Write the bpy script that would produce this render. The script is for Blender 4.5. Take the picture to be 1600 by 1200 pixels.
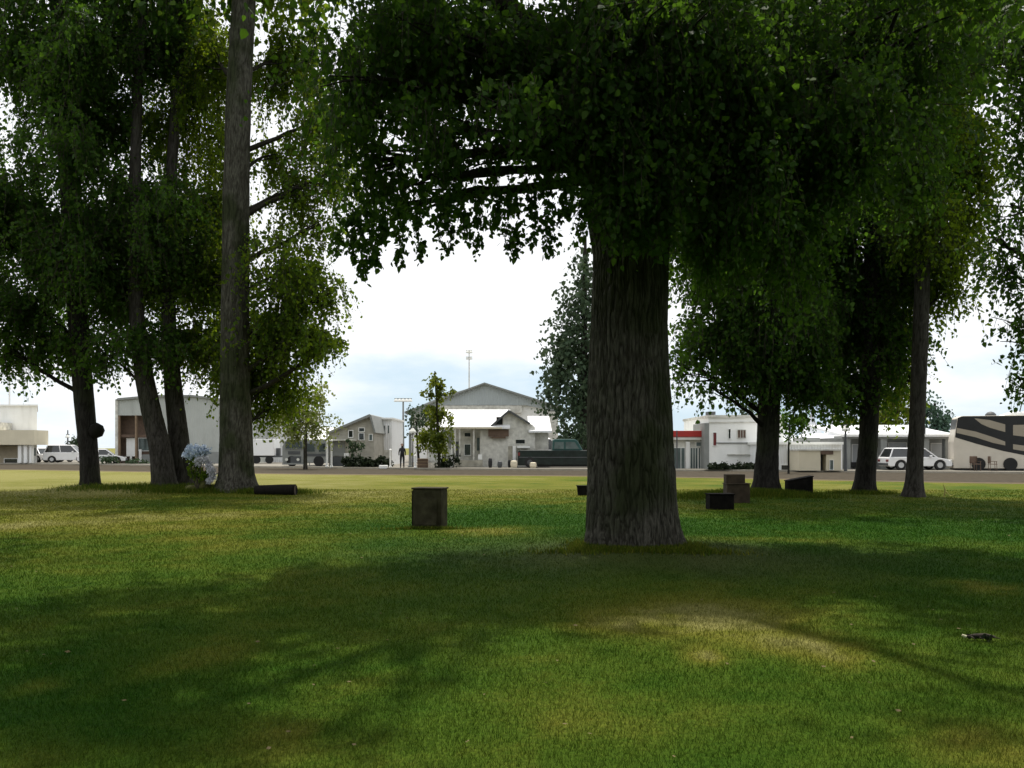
import bpy, math, random
import numpy as np
from mathutils import Vector
random.seed(7); rng = np.random.default_rng(11)
scene = bpy.context.scene
for o in list(bpy.data.objects): bpy.data.objects.remove(o)
COL = scene.collection
R = math.radians
# ---------------------------------------------------------------- camera
cd = bpy.data.cameras.new("camera"); cam = bpy.data.objects.new("camera", cd); COL.objects.link(cam)
cam.location = (0, 0, 1.6); cam.rotation_euler = (R(90), 0, 0)
cd.lens = 31.19; cd.sensor_width = 36; cd.shift_y = 100/1600; cd.clip_end = 8000; cd.clip_start = 0.1
scene.camera = cam
# ---------------------------------------------------------------- light
SUN_EL, SUN_AZ = R(70), R(8)          # azimuth measured from +Y towards +X
wd = bpy.data.worlds.new("World"); scene.world = wd; wd.use_nodes = True
nt = wd.node_tree; nt.nodes.clear(); N = nt.nodes.new; L = nt.links.new
out = N('ShaderNodeOutputWorld'); bg = N('ShaderNodeBackground'); bg.inputs[1].default_value = 0.1
sky = N('ShaderNodeTexSky'); sky.sky_type = 'NISHITA'; sky.sun_disc = False
sky.sun_elevation = SUN_EL; sky.sun_rotation = SUN_AZ; sky.air_density = 1.2; sky.dust_density = .2
tc = N('ShaderNodeTexCoord'); mp = N('ShaderNodeMapping'); mp.inputs['Scale'].default_value = (1, 1, 3.2)
L(tc.outputs['Generated'], mp.inputs[0])
n1 = N('ShaderNodeTexNoise'); n1.inputs['Scale'].default_value = 3.0; n1.inputs['Detail'].default_value = 7; n1.inputs['Roughness'].default_value = .55
L(mp.outputs[0], n1.inputs['Vector'])
sx = N('ShaderNodeSeparateXYZ'); L(tc.outputs['Generated'], sx.inputs[0])
ev = N('ShaderNodeMapRange'); ev.inputs['From Min'].default_value = .035; ev.inputs['From Max'].default_value = .16
ev.inputs['To Min'].default_value = -.07; ev.inputs['To Max'].default_value = .22; L(sx.outputs['Z'], ev.inputs['Value'])
ad = N('ShaderNodeMath'); ad.operation = 'ADD'; L(n1.outputs['Fac'], ad.inputs[0]); L(ev.outputs[0], ad.inputs[1])
cr = N('ShaderNodeMapRange'); cr.inputs['From Min'].default_value = .36; cr.inputs['From Max'].default_value = .66; cr.interpolation_type = 'SMOOTHSTEP'
L(ad.outputs[0], cr.inputs['Value'])
hz = N('ShaderNodeMix'); hz.data_type = 'RGBA'; hz.inputs['Factor'].default_value = .85      # thin high veil over the blue
L(sky.outputs[0], hz.inputs['A']); hz.inputs['B'].default_value = (6.0, 7.6, 9.0, 1)
cm = N('ShaderNodeMix'); cm.data_type = 'RGBA'; cm.inputs['B'].default_value = (9.9, 10.1, 10.3, 1)
L(cr.outputs[0], cm.inputs['Factor']); L(hz.outputs['Result'], cm.inputs['A']); L(cm.outputs['Result'], bg.inputs[0]); L(bg.outputs[0], out.inputs[0])
sd = bpy.data.lights.new("sun", 'SUN'); sd.energy = 4.2; sd.angle = R(1.0); sd.color = (1, .94, .84)
so = bpy.data.objects.new("sun", sd); COL.objects.link(so); so.location = (0, 0, 60)
sdir = Vector((math.sin(SUN_AZ)*math.cos(SUN_EL), math.cos(SUN_AZ)*math.cos(SUN_EL), math.sin(SUN_EL)))
so.rotation_euler = sdir.to_track_quat('Z', 'Y').to_euler()
vs = scene.view_settings; vs.view_transform = 'Standard'; vs.look = 'None'; vs.exposure = 0.16; vs.gamma = 1
# ---------------------------------------------------------------- helpers
F = 1386.0
def X(px, D): return (px-800)*D/F
def Z(py, D): return 1.6+(700-py)*D/F
def hash3(i, j, k):
    h = (i*374761393 + j*668265263 + k*2147483647*3 + 1013904223) & 0xffffffff
    h = ((h ^ (h >> 13))*1274126177) & 0xffffffff
    return ((h ^ (h >> 16)) & 0xffff)/65535.0
def noise3(p):
    p = np.asarray(p, float); f = np.floor(p); i = f.astype(np.int64); t = p-f; t = t*t*(3-2*t)
    r = 0
    for a in (0, 1):
        for b in (0, 1):
            for c in (0, 1):
                w = (t[:, 0] if a else 1-t[:, 0])*(t[:, 1] if b else 1-t[:, 1])*(t[:, 2] if c else 1-t[:, 2])
                r = r + w*hash3(i[:, 0]+a, i[:, 1]+b, i[:, 2]+c)
    return r
def fbm(p, o=3):
    p = np.asarray(p, float); r = 0; a = .5; s = 0
    for k in range(o):
        r = r + a*noise3(p*(2**k)+k*17.3); s += a; a *= .5
    return r/s
def mesh_np(name, V, polys, mat, attr=None, smooth=False):
    """polys: (n,k) int array; one mesh"""
    me = bpy.data.meshes.new(name); V = np.asarray(V, np.float32); polys = np.asarray(polys, np.int32)
    n, k = polys.shape
    me.vertices.add(len(V)); me.vertices.foreach_set('co', V.ravel())
    me.loops.add(n*k); me.loops.foreach_set('vertex_index', polys.ravel())
    me.polygons.add(n); me.polygons.foreach_set('loop_start', np.arange(0, n*k, k, dtype=np.int32))
    try: me.polygons.foreach_set('loop_total', np.full(n, k, np.int32))
    except Exception: pass
    me.update(calc_edges=True)
    if smooth: me.polygons.foreach_set('use_smooth', np.ones(n, bool))
    for an, (dom, val) in (attr or {}).items():
        a = me.attributes.new(an, 'FLOAT', dom); a.data.foreach_set('value', np.asarray(val, np.float32))
    me.materials.append(mat); me.validate(); me.update()
    return me
def link(name, me, parent=None, loc=None):
    o = bpy.data.objects.new(name, me); COL.objects.link(o)
    if parent is not None: o.parent = parent
    if loc is not None: o.location = loc
    return o
def tag(o, label, cat, group=None):
    o['label'] = label; o['category'] = cat
    if group: o['group'] = group
    return o
def thing(name, label, cat, loc, rz=0, group=None):
    o = bpy.data.objects.new(name, None); o.empty_display_size = .3; COL.objects.link(o)
    o.location = loc; o.rotation_euler = (0, 0, rz); return tag(o, label, cat, group)
ROOTLOC = {}
def origin(p):
    v = Vector((0, 0, 0))
    while p is not None: v = v+Vector(p.location); p = p.parent
    return v
class MB:
    def __init__(s): s.v = []; s.f = []
    def add(s, vs, fs):
        n = len(s.v); s.v += [tuple(a) for a in vs]; s.f += [tuple(n+i for i in f) for f in fs]; return s
    def hexa(s, p):   # 8 points: bottom 4 ccw, top 4 ccw
        return s.add(p, [(3, 2, 1, 0), (4, 5, 6, 7), (0, 1, 5, 4), (1, 2, 6, 5), (2, 3, 7, 6), (3, 0, 4, 7)])
    def box(s, x0, x1, y0, y1, z0, z1):
        return s.hexa([(x0, y0, z0), (x1, y0, z0), (x1, y1, z0), (x0, y1, z0), (x0, y0, z1), (x1, y0, z1), (x1, y1, z1), (x0, y1, z1)])
    def pbox(s, a, b, t, u, D, d):  # px left,right, py top,bottom at depth D, thickness d behind
        return s.box(X(a, D), X(b, D), D, D+d, Z(u, D), Z(t, D))
    def prism(s, pts, y0, y1):   # xz polygon extruded along y
        n = len(pts)
        vs = [(x, y0, z) for x, z in pts]+[(x, y1, z) for x, z in pts]
        return s.add(vs, [tuple(range(n)), tuple(range(2*n-1, n-1, -1))]+[(i, i+n, (i+1) % n+n, (i+1) % n) for i in range(n)])
    def ppoly(s, pts, D, d): return s.prism([(X(a, D), Z(b, D)) for a, b in pts], D, D+d)
    def slab(s, x0, x1, yf, zf, yb, zb, th):
        return s.hexa([(x0, yf, zf-th), (x1, yf, zf-th), (x1, yb, zb-th), (x0, yb, zb-th), (x0, yf, zf), (x1, yf, zf), (x1, yb, zb), (x0, yb, zb)])
    def tube(s, pts, rad, n=8, cap=True):
        pts = [Vector(p) for p in pts]; base = len(s.v)
        for i, p in enumerate(pts):
            d = (pts[min(i+1, len(pts)-1)]-pts[max(i-1, 0)]).normalized()
            u = d.cross(Vector((0, 0, 1)) if abs(d.z) < .9 else Vector((1, 0, 0))).normalized(); w = d.cross(u)
            r = rad[i] if hasattr(rad, '__len__') else rad
            for k in range(n):
                a = 2*math.pi*k/n; s.v.append(tuple(p+u*math.cos(a)*r+w*math.sin(a)*r))
        for i in range(len(pts)-1):
            for k in range(n):
                a = base+i*n+k; b = base+i*n+(k+1) % n
                s.f.append((a, b, b+n, a+n))
        if cap:
            s.f.append(tuple(base+k for k in range(n))[::-1]); s.f.append(tuple(base+(len(pts)-1)*n+k for k in range(n)))
        return s
    def lathe(s, c, prof, n=16, axis='z'):
        base = len(s.v)
        for r, h in prof:
            for k in range(n):
                a = 2*math.pi*k/n; p = (math.cos(a)*r, math.sin(a)*r, h)
                if axis == 'y': p = (p[0], p[2], p[1])
                s.v.append((c[0]+p[0], c[1]+p[1], c[2]+p[2]))
        for i in range(len(prof)-1):
            for k in range(n):
                a = base+i*n+k; b = base+i*n+(k+1) % n; s.f.append((a, b, b+n, a+n))
        s.f.append(tuple(base+k for k in range(n))[::-1]); s.f.append(tuple(base+(len(prof)-1)*n+k for k in range(n)))
        return s
    def build(s, name, mat, parent=None, world=True, bevel=0, smooth=False, seg=2):
        o0 = origin(parent) if (parent is not None and world) else Vector((0, 0, 0))
        me = bpy.data.meshes.new(name); me.from_pydata([tuple(Vector(v)-o0) for v in s.v], [], s.f)
        import bmesh
        bm = bmesh.new(); bm.from_mesh(me); bmesh.ops.recalc_face_normals(bm, faces=bm.faces); bm.to_mesh(me); bm.free()
        me.materials.append(mat)
        if smooth:
            for p in me.polygons: p.use_smooth = True
        o = link(name, me, parent)
        if bevel:
            m = o.modifiers.new('bevel', 'BEVEL'); m.width = bevel; m.segments = seg; m.limit_method = 'ANGLE'
        return o
# ---------------------------------------------------------------- materials
def mat_new(name):
    m = bpy.data.materials.new(name); m.use_nodes = True; nt = m.node_tree
    return m, nt, nt.nodes.new, nt.links.new, nt.nodes['Principled BSDF']
def ramp(N, stops):
    r = N('ShaderNodeValToRGB'); e = r.color_ramp.elements
    while len(e) < len(stops): e.new(.5)
    for x, (p, c) in zip(e, stops): x.position = p; x.color = (*c, 1)
    return r
def surf(name, col, rough=.6, var=.18, scale=2.0, bump=.0, ribs=0, rib_axis='X', metal=0, dirt=0, spec=.4, boards=0):
    m, nt, N, L, b = mat_new(name)
    g = N('ShaderNodeNewGeometry'); n = N('ShaderNodeTexNoise'); n.inputs['Scale'].default_value = scale; n.inputs['Detail'].default_value = 6
    L(g.outputs['Position'], n.inputs['Vector'])
    c0 = tuple(max(0, x*(1-var)) for x in col); c1 = tuple(min(1, x*(1+var*.8)) for x in col)
    r = ramp(N, [(.3, c0), (.7, c1)]); L(n.outputs['Fac'], r.inputs[0]); last = r.outputs[0]
    if dirt:
        mp = N('ShaderNodeMapping'); mp.inputs['Scale'].default_value = (1.5, 1.5, .25); L(g.outputs['Position'], mp.inputs[0])
        n2 = N('ShaderNodeTexNoise'); n2.inputs['Scale'].default_value = 1.2; n2.inputs['Detail'].default_value = 8; L(mp.outputs[0], n2.inputs['Vector'])
        mr = N('ShaderNodeMapRange'); mr.inputs['From Min'].default_value = .5; mr.inputs['From Max'].default_value = .75; mr.inputs['To Max'].default_value = dirt
        L(n2.outputs['Fac'], mr.inputs[0]); mx = N('ShaderNodeMix'); mx.data_type = 'RGBA'; L(mr.outputs[0], mx.inputs['Factor'])
        L(last, mx.inputs['A']); mx.inputs['B'].default_value = (col[0]*.35, col[1]*.33, col[2]*.28, 1); last = mx.outputs['Result']
    L(last, b.inputs['Base Color']); b.inputs['Roughness'].default_value = rough; b.inputs['Metallic'].default_value = metal
    b.inputs['Specular IOR Level'].default_value = spec
    h = None
    if ribs or boards:
        w = N('ShaderNodeTexWave'); w.wave_type = 'BANDS'; w.bands_direction = 'Z' if boards else rib_axis
        w.wave_profile = 'SAW' if boards else 'SIN'
        w.inputs['Scale'].default_value = ribs or boards; L(g.outputs['Position'], w.inputs['Vector']); h = w.outputs['Fac']
    if bump or h is not None:
        bp = N('ShaderNodeBump'); bp.inputs['Strength'].default_value = .6 if h is not None else bump; bp.inputs['Distance'].default_value = .03
        L(h if h is not None else n.outputs['Fac'], bp.inputs['Height']); L(bp.outputs[0], b.inputs['Normal'])
    return m
def leafmat(name, c0, c1, c2, trans=(.10, .17, .02), tf=.3):
    m, nt, N, L, b = mat_new(name)
    a = N('ShaderNodeAttribute'); a.attribute_name = 'rnd'
    r = ramp(N, [(0, c0), (.55, c1), (1, c2)]); L(a.outputs['Fac'], r.inputs[0]); L(r.outputs[0], b.inputs['Base Color'])
    b.inputs['Roughness'].default_value = .6; b.inputs['Specular IOR Level'].default_value = .10
    t = N('ShaderNodeBsdfTranslucent'); t.inputs[0].default_value = (*trans, 1); mx = N('ShaderNodeMixShader'); mx.inputs[0].default_value = tf
    L(b.outputs[0], mx.inputs[1]); L(t.outputs[0], mx.inputs[2]); L(mx.outputs[0], nt.nodes['Material Output'].inputs[0])
    return m
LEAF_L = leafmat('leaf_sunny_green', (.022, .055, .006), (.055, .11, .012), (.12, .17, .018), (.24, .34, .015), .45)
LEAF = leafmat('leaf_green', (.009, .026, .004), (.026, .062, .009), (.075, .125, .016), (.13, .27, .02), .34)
LEAF_Y = leafmat('leaf_yellow_green', (.03, .05, .008), (.06, .09, .014), (.11, .14, .02), (.22, .26, .02), .4)
LEAF_BG = leafmat('leaf_grey_green', (.03, .05, .028), (.05, .08, .045), (.09, .12, .07), (.08, .12, .05), .2)
LEAF_PALE = leafmat('leaf_pale', (.10, .13, .04), (.18, .21, .07), (.27, .29, .11), (.3, .34, .09), .35)
LEAF_BLUE = leafmat('leaf_blue_green', (.04, .08, .06), (.07, .12, .09), (.10, .16, .11), (.08, .14, .08), .2)
PETAL_BLUE = leafmat('petal_blue', (.42, .50, .62), (.72, .79, .88), (.88, .91, .94), (.5, .65, .9), .25)
PETAL_WHITE = leafmat('petal_white', (.5, .5, .55), (.75, .75, .8), (.85, .85, .88), (.7, .7, .75), .25)
HEDGE = leafmat('leaf_hedge', (.006, .010, .006), (.016, .024, .012), (.035, .045, .022), (.03, .05, .02), .15)
def barkmat(name, c0, c1, moss=0.):
    m, nt, N, L, b = mat_new(name)
    g = N('ShaderNodeNewGeometry'); mp = N('ShaderNodeMapping'); mp.inputs['Scale'].default_value = (18, 18, 3.4); L(g.outputs['Position'], mp.inputs[0])
    n = N('ShaderNodeTexNoise'); n.inputs['Scale'].default_value = 1.6; n.inputs['Detail'].default_value = 8; n.inputs['Roughness'].default_value = .65; L(mp.outputs[0], n.inputs['Vector'])
    r = ramp(N, [(.32, c0), (.68, c1)]); L(n.outputs['Fac'], r.inputs[0])
    n2 = N('ShaderNodeTexNoise'); n2.inputs['Scale'].default_value = .8; n2.inputs['Detail'].default_value = 7; L(g.outputs['Position'], n2.inputs['Vector'])
    mr = N('ShaderNodeMapRange'); mr.inputs['From Min'].default_value = .48; mr.inputs['From Max'].default_value = .62; mr.inputs['To Max'].default_value = moss; L(n2.outputs['Fac'], mr.inputs[0])
    mx = N('ShaderNodeMix'); mx.data_type = 'RGBA'; L(mr.outputs[0], mx.inputs['Factor']); L(r.outputs[0], mx.inputs['A']); mx.inputs['B'].default_value = (.024, .032, .010, 1)
    at = N('ShaderNodeAttribute'); at.attribute_name = 'groove'
    mu = N('ShaderNodeMix'); mu.data_type = 'RGBA'; mu.blend_type = 'MULTIPLY'; mu.inputs['Factor'].default_value = 1
    gr = ramp(N, [(0, (.45, .43, .4)), (.7, (1.1, 1.1, 1.1))]); L(at.outputs['Fac'], gr.inputs[0])
    L(mx.outputs['Result'], mu.inputs['A']); L(gr.outputs[0], mu.inputs['B']); L(mu.outputs['Result'], b.inputs['Base Color'])
    b.inputs['Roughness'].default_value = .9; b.inputs['Specular IOR Level'].default_value = .15
    bp = N('ShaderNodeBump'); bp.inputs['Strength'].default_value = .9; bp.inputs['Distance'].default_value = .03; L(n.outputs['Fac'], bp.inputs['Height']); L(bp.outputs[0], b.inputs['Normal'])
    return m
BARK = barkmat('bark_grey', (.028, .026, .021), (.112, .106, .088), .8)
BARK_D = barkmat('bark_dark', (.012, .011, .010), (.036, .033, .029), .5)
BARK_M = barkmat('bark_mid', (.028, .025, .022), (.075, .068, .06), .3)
TWIG = surf('twig', (.05, .04, .03), .9)
WHITE = surf('white_paint', (.88, .88, .86), .5, .05, 1, dirt=.18)
WHITE_METAL = surf('white_ribbed_metal', (.85, .86, .87), .45, .04, 1, ribs=1.6, dirt=.12)
ROOF_W = surf('white_roof_metal', (.82, .83, .85), .4, .04, 1, ribs=1.2)
GREY_METAL = surf('grey_ribbed_metal', (.42, .44, .42), .5, .06, 1, ribs=1.5, dirt=.2)
PALE_GREEN = surf('pale_green_metal', (.46, .52, .48), .5, .06, 1, ribs=1.5, dirt=.2)
GABLE_GREY = surf('gable_grey', (.40, .44, .45), .6, .06, .7, ribs=1.2)
CREAM = surf('cream_wall', (.66, .60, .46), .7, .06, 1, dirt=.1)
TAN = surf('tan_wall', (.42, .36, .26), .8, .12, 3, boards=1.2)
STONE = surf('pale_stone', (.62, .61, .56), .85, .25, 3, .4, dirt=.3)
STONE_D = surf('rubble_stone', (.38, .36, .30), .9, .4, 2.5, .6)
CLAP = surf('weathered_clapboard', (.40, .38, .33), .8, .18, 2, boards=1.6, dirt=.3)
GREY = surf('mid_grey', (.24, .25, .24), .6, .1)
DGREY = surf('dark_grey', (.075, .08, .085), .6, .15)
BROWN = surf('brown_board', (.13, .085, .06), .7, .2, 4)
BROWN_L = surf('brown_timber', (.24, .17, .11), .8, .2, 4)
BLACK = surf('black_paint', (.012, .012, .014), .35, .2)
RED = surf('red_fascia', (.42, .035, .03), .5, .1)
RED_D = surf('dark_red', (.16, .03, .03), .5, .1)
GLASS = surf('dark_glass', (.02, .024, .026), .08, .3, 1.5, spec=.8)
GLASS_G = surf('grey_glass', (.10, .13, .13), .12, .35, 1.5, spec=.7)
TEAL = surf('teal_paint', (.03, .085, .08), .35, .1)
SILVER = surf('silver_paint', (.33, .35, .37), .35, .06, metal=.2)
CARW = surf('car_white', (.78, .78, .79), .25, .03, spec=.6)
RVB = surf('motorhome_beige', (.60, .55, .47), .4, .05, dirt=.08)
RVT = surf('motorhome_tan', (.32, .28, .22), .4, .05)
TYRE = surf('tyre', (.02, .02, .02), .85)
CHROME = surf('rim_metal', (.5, .5, .5), .3, .05, metal=.8)
LAMPG = surf('lamp_glass', (.7, .7, .66), .1, .05)
TENT = surf('tent_fabric', (.80, .82, .86), .7, .04)
CONC_BOX = surf('weathered_concrete_box', (.062, .055, .036), .95, .5, 5, .8, dirt=.6, spec=.1)
DARK_BOX = surf('dark_box', (.009, .008, .007), .9, .5, 6, .4, spec=.1)
BROWN_BOX = surf('brown_box', (.05, .035, .022), .9, .4, 6, .4)
MOSS = surf('moss_stone', (.10, .10, .03), .95, .6, 9, .9)
GOLD = surf('gold_paint', (.55, .42, .16), .5, .1)
SKIN = surf('skin', (.45, .28, .2), .6, .05)
# asphalt / pavement
ASPH = surf('asphalt', (.068, .058, .044), .95, .3, 3, .3, spec=.02)
PAVE = surf('pale_concrete', (.20, .185, .155), .9, .15, .8, .2)
KERB = surf('kerb_stone', (.36, .33, .27), .9, .15, 2, .2)
EARTH = surf('bare_earth', (.10, .07, .035), .95, .3, 4, .4)
# ---------------------------------------------------------------- terrain functions
MOUNDS = [(X(268, 33), 32.6, 3.4, 1.6, .24), (X(400, 31.5), 31.2, 1.8, .7, .10), (X(130, 33), 32.8, 1.2, .9, .16),
          (X(988, 13.8), 13.8, 1.7, 1.6, .10), (X(1170, 28.5), 28.3, 2.3, 1.2, .20), (X(1350, 30), 30.0, 2.0, 1.2, .10), (X(1425, 28.5), 28.4, 1.0, .8, .06)]
def height(x, y):
    x = np.asarray(x, float); y = np.asarray(y, float); h = np.zeros_like(x)
    for mx_, my_, sx_, sy_, a in MOUNDS: h = h+a*np.exp(-((x-mx_)/sx_)**2-((y-my_)/sy_)**2)
    P = np.stack([x*.13, y*.13, x*0], -1).reshape(-1, 3)
    u = (noise3(P).reshape(x.shape)-.5)*.12
    fade = np.clip((36-y)/8, 0, 1)*np.clip((y+20)/10, 0, 1)
    return h+u*fade
def hgt(x, y): return float(height(np.array([x]), np.array([y]))[0])
def gp(px, py):   # ground pixel -> world (flat)
    D = 1.6*F/(py-700); return X(px, D), D
DRY_DAPPLES = [(330, 1018, 55, 26, .4), (1110, 965, 150, 28, .95), (1260, 1010, 80, 30, .8), (1540, 915, 70, 14, .7), (770, 833, 90, 10, .9), (15, 823, 40, 6, .8),
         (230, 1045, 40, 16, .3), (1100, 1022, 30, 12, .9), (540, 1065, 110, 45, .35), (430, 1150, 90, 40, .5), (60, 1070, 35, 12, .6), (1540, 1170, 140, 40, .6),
         (60, 1185, 90, 30, .3), (960, 975, 60, 12, .5), (300, 805, 220, 12, .5), (1200, 845, 120, 5, .5), (1000, 1110, 160, 40, .3)]  # pale dry patches, partly sun dapples painted into the lawn colour
def dry_and_dapple(x, y):  # dry grass tone, with painted pools of sunlight mixed in
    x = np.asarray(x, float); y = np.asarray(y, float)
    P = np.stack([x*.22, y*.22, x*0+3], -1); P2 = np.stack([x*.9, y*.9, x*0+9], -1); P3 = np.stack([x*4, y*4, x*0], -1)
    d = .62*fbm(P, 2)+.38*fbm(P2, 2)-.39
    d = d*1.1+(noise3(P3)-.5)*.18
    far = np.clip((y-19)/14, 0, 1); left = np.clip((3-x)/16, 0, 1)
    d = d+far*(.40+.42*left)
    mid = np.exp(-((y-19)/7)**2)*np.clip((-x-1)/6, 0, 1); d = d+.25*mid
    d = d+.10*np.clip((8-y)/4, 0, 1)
    for px, py, rx, ry, a in DRY_DAPPLES:
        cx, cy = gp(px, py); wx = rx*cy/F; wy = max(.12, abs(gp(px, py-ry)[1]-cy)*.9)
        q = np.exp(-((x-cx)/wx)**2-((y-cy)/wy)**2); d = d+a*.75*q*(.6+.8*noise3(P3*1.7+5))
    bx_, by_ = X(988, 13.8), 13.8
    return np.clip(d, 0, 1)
def litter(x, y):
    bx_, by_ = X(1000, 13.8), 12.9
    P = np.stack([np.asarray(x)*1.1, np.asarray(y)*1.1, np.asarray(x)*0+7], -1)
    q = np.exp(-((x-bx_)/3.0)**2-((y-by_)/2.0)**2)
    return np.clip(q*.62*(.45+1.0*fbm(P, 2)), 0, 1)
def grassmat(name, blade):
    m, nt, N, L, b = mat_new(name)
    a = N('ShaderNodeAttribute'); a.attribute_name = 'dry'; g = N('ShaderNodeNewGeometry')  # attribute carries real dryness and the painted sun dapples
    n = N('ShaderNodeTexNoise'); n.inputs['Scale'].default_value = 14; n.inputs['Detail'].default_value = 8; n.inputs['Roughness'].default_value = .7; L(g.outputs['Position'], n.inputs['Vector'])
    s = N('ShaderNodeMath'); s.operation = 'MULTIPLY_ADD'; L(n.outputs['Fac'], s.inputs[0]); s.inputs[1].default_value = .36; s.inputs[2].default_value = -.18
    ad = N('ShaderNodeMath'); ad.operation = 'ADD'; L(s.outputs[0], ad.inputs[0]); L(a.outputs['Fac'], ad.inputs[1])
    k = 1.0
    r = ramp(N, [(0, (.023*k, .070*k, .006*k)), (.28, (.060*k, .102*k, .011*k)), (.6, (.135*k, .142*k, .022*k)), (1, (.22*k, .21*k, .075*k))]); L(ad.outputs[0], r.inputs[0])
    l = N('ShaderNodeAttribute'); l.attribute_name = 'litter'; mx = N('ShaderNodeMix'); mx.data_type = 'RGBA'
    L(l.outputs['Fac'], mx.inputs['Factor']); L(r.outputs[0], mx.inputs['A']); mx.inputs['B'].default_value = (.085, .088, .04, 1)
    last = mx.outputs['Result']
    v = N('ShaderNodeMix'); v.data_type = 'RGBA'; v.blend_type = 'MULTIPLY'; v.inputs['Factor'].default_value = 1; L(last, v.inputs['A'])
    if blade:
        q = N('ShaderNodeAttribute'); q.attribute_name = 'rnd'; rr = ramp(N, [(0, (.72, .75, .7)), (.85, (1.12, 1.12, 1.08)), (1, (1.6, 1.5, 1.3))]); L(q.outputs['Fac'], rr.inputs[0])
    else:
        mp = N('ShaderNodeMapping'); mp.inputs['Scale'].default_value = (60, 25, 1); L(g.outputs['Position'], mp.inputs[0])
        q = N('ShaderNodeTexNoise'); q.inputs['Scale'].default_value = 1; q.inputs['Detail'].default_value = 4; L(mp.outputs[0], q.inputs['Vector'])
        rr = ramp(N, [(.3, (.5, .52, .48)), (.7, (1.25, 1.22, 1.15))]); L(q.outputs['Fac'], rr.inputs[0])
        bp = N('ShaderNodeBump'); bp.inputs['Strength'].default_value = .7; bp.inputs['Distance'].default_value = .05; L(n.outputs['Fac'], bp.inputs['Height']); L(bp.outputs[0], b.inputs['Normal'])
    L(rr.outputs[0], v.inputs['B']); L(v.outputs['Result'], b.inputs['Base Color'])
    b.inputs['Roughness'].default_value = .75; b.inputs['Specular IOR Level'].default_value = .02
    if blade:
        t = N('ShaderNodeBsdfTranslucent'); L(v.outputs['Result'], t.inputs[0]); ms = N('ShaderNodeMixShader'); ms.inputs[0].default_value = .35
        L(b.outputs[0], ms.inputs[1]); L(t.outputs[0], ms.inputs[2]); L(ms.outputs[0], nt.nodes['Material Output'].inputs[0])
    return m
GRASS = grassmat('lawn_surface', False); BLADE = grassmat('grass_blade', True)
# ---------------------------------------------------------------- ground
def axis(lo, hi, fine, far):
    a = [lo]; 
    while a[-1] < hi: a.append(a[-1]+fine)
    s = fine; p = [a[-1]]
    while p[-1] < far: s *= 1.25; p.append(p[-1]+s)
    s = fine; q = [lo]
    while q[-1] > -far: s *= 1.25; q.append(q[-1]-s)
    return np.array(q[:0:-1]+a+p[1:])
gx = axis(-34, 30, .16, 4000); gy = axis(-2, 46, .16, 4000)
GX, GY = np.meshgrid(gx, gy, indexing='ij'); fx, fy = GX.ravel(), GY.ravel()
GZ = height(fx, fy)
i, j = np.meshgrid(np.arange(len(gx)-1), np.arange(len(gy)-1), indexing='ij'); a = (i*len(gy)+j).ravel()
quads = np.stack([a, a+len(gy), a+len(gy)+1, a+1], -1)
ground = link('ground', mesh_np('ground', np.stack([fx, fy, GZ], -1), quads, GRASS, {'dry': ('POINT', dry_and_dapple(fx, fy)), 'litter': ('POINT', litter(fx, fy))}, True)); ground['kind'] = 'structure'
# road strip, verge, kerb and forecourt
def bez(pts, n=48):
    xs = [p[0] for p in pts]; ys = [p[1] for p in pts]; q = np.linspace(min(xs), max(xs), n)
    o = np.argsort(xs); return [(float(u), float(v)) for u, v in zip(q, np.interp(q, np.array(xs)[o], np.array(ys)[o]))]
nearE = bez([(-120, 74), (-36, 66), (-27, 61.5), (-11.7, 54.5), (3.8, 51.5), (10.6, 48.5), (16, 44.8), (20.7, 41.5), (60, 30)])
farE = bez([(-120, 100), (-46, 87), (-35.5, 81), (-15, 69), (-2, 64), (13.6, 61), (21, 58.3), (28, 56), (60, 47)])
def strip(name, A, B, z0, z1, mat):
    m = MB(); n = len(A)
    vs = [(x, y, z0) for x, y in A]+[(x, y, z1) for x, y in B]
    m.add(vs, [(i, i+1, n+i+1, n+i) for i in range(n-1)])
    o = m.build(name, mat); o['kind'] = 'structure'; return o
off = lambda E, d: [(x, y+d) for x, y in E]
strip('dirt_verge', off(nearE, -1.4), nearE, .004, .008, EARTH)
strip('road', nearE, farE, .012, .012, ASPH)
def kerb(name, E, w, h):
    m = MB()
    for (x0, y0), (x1, y1) in zip(E[:-1], E[1:]):
        m.hexa([(x0, y0, 0), (x1, y1, 0), (x1, y1+w, 0), (x0, y0+w, 0), (x0, y0, h), (x1, y1, h), (x1, y1+w, h), (x0, y0+w, h)])
    o = m.build(name, KERB); o['kind'] = 'structure'
kerb('kerb', farE, .25, .13)
strip('pavement', off(farE, .25), [(x, 190) for x, y in farE], .12, .12, PAVE)
G0 = .12     # forecourt level
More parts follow.
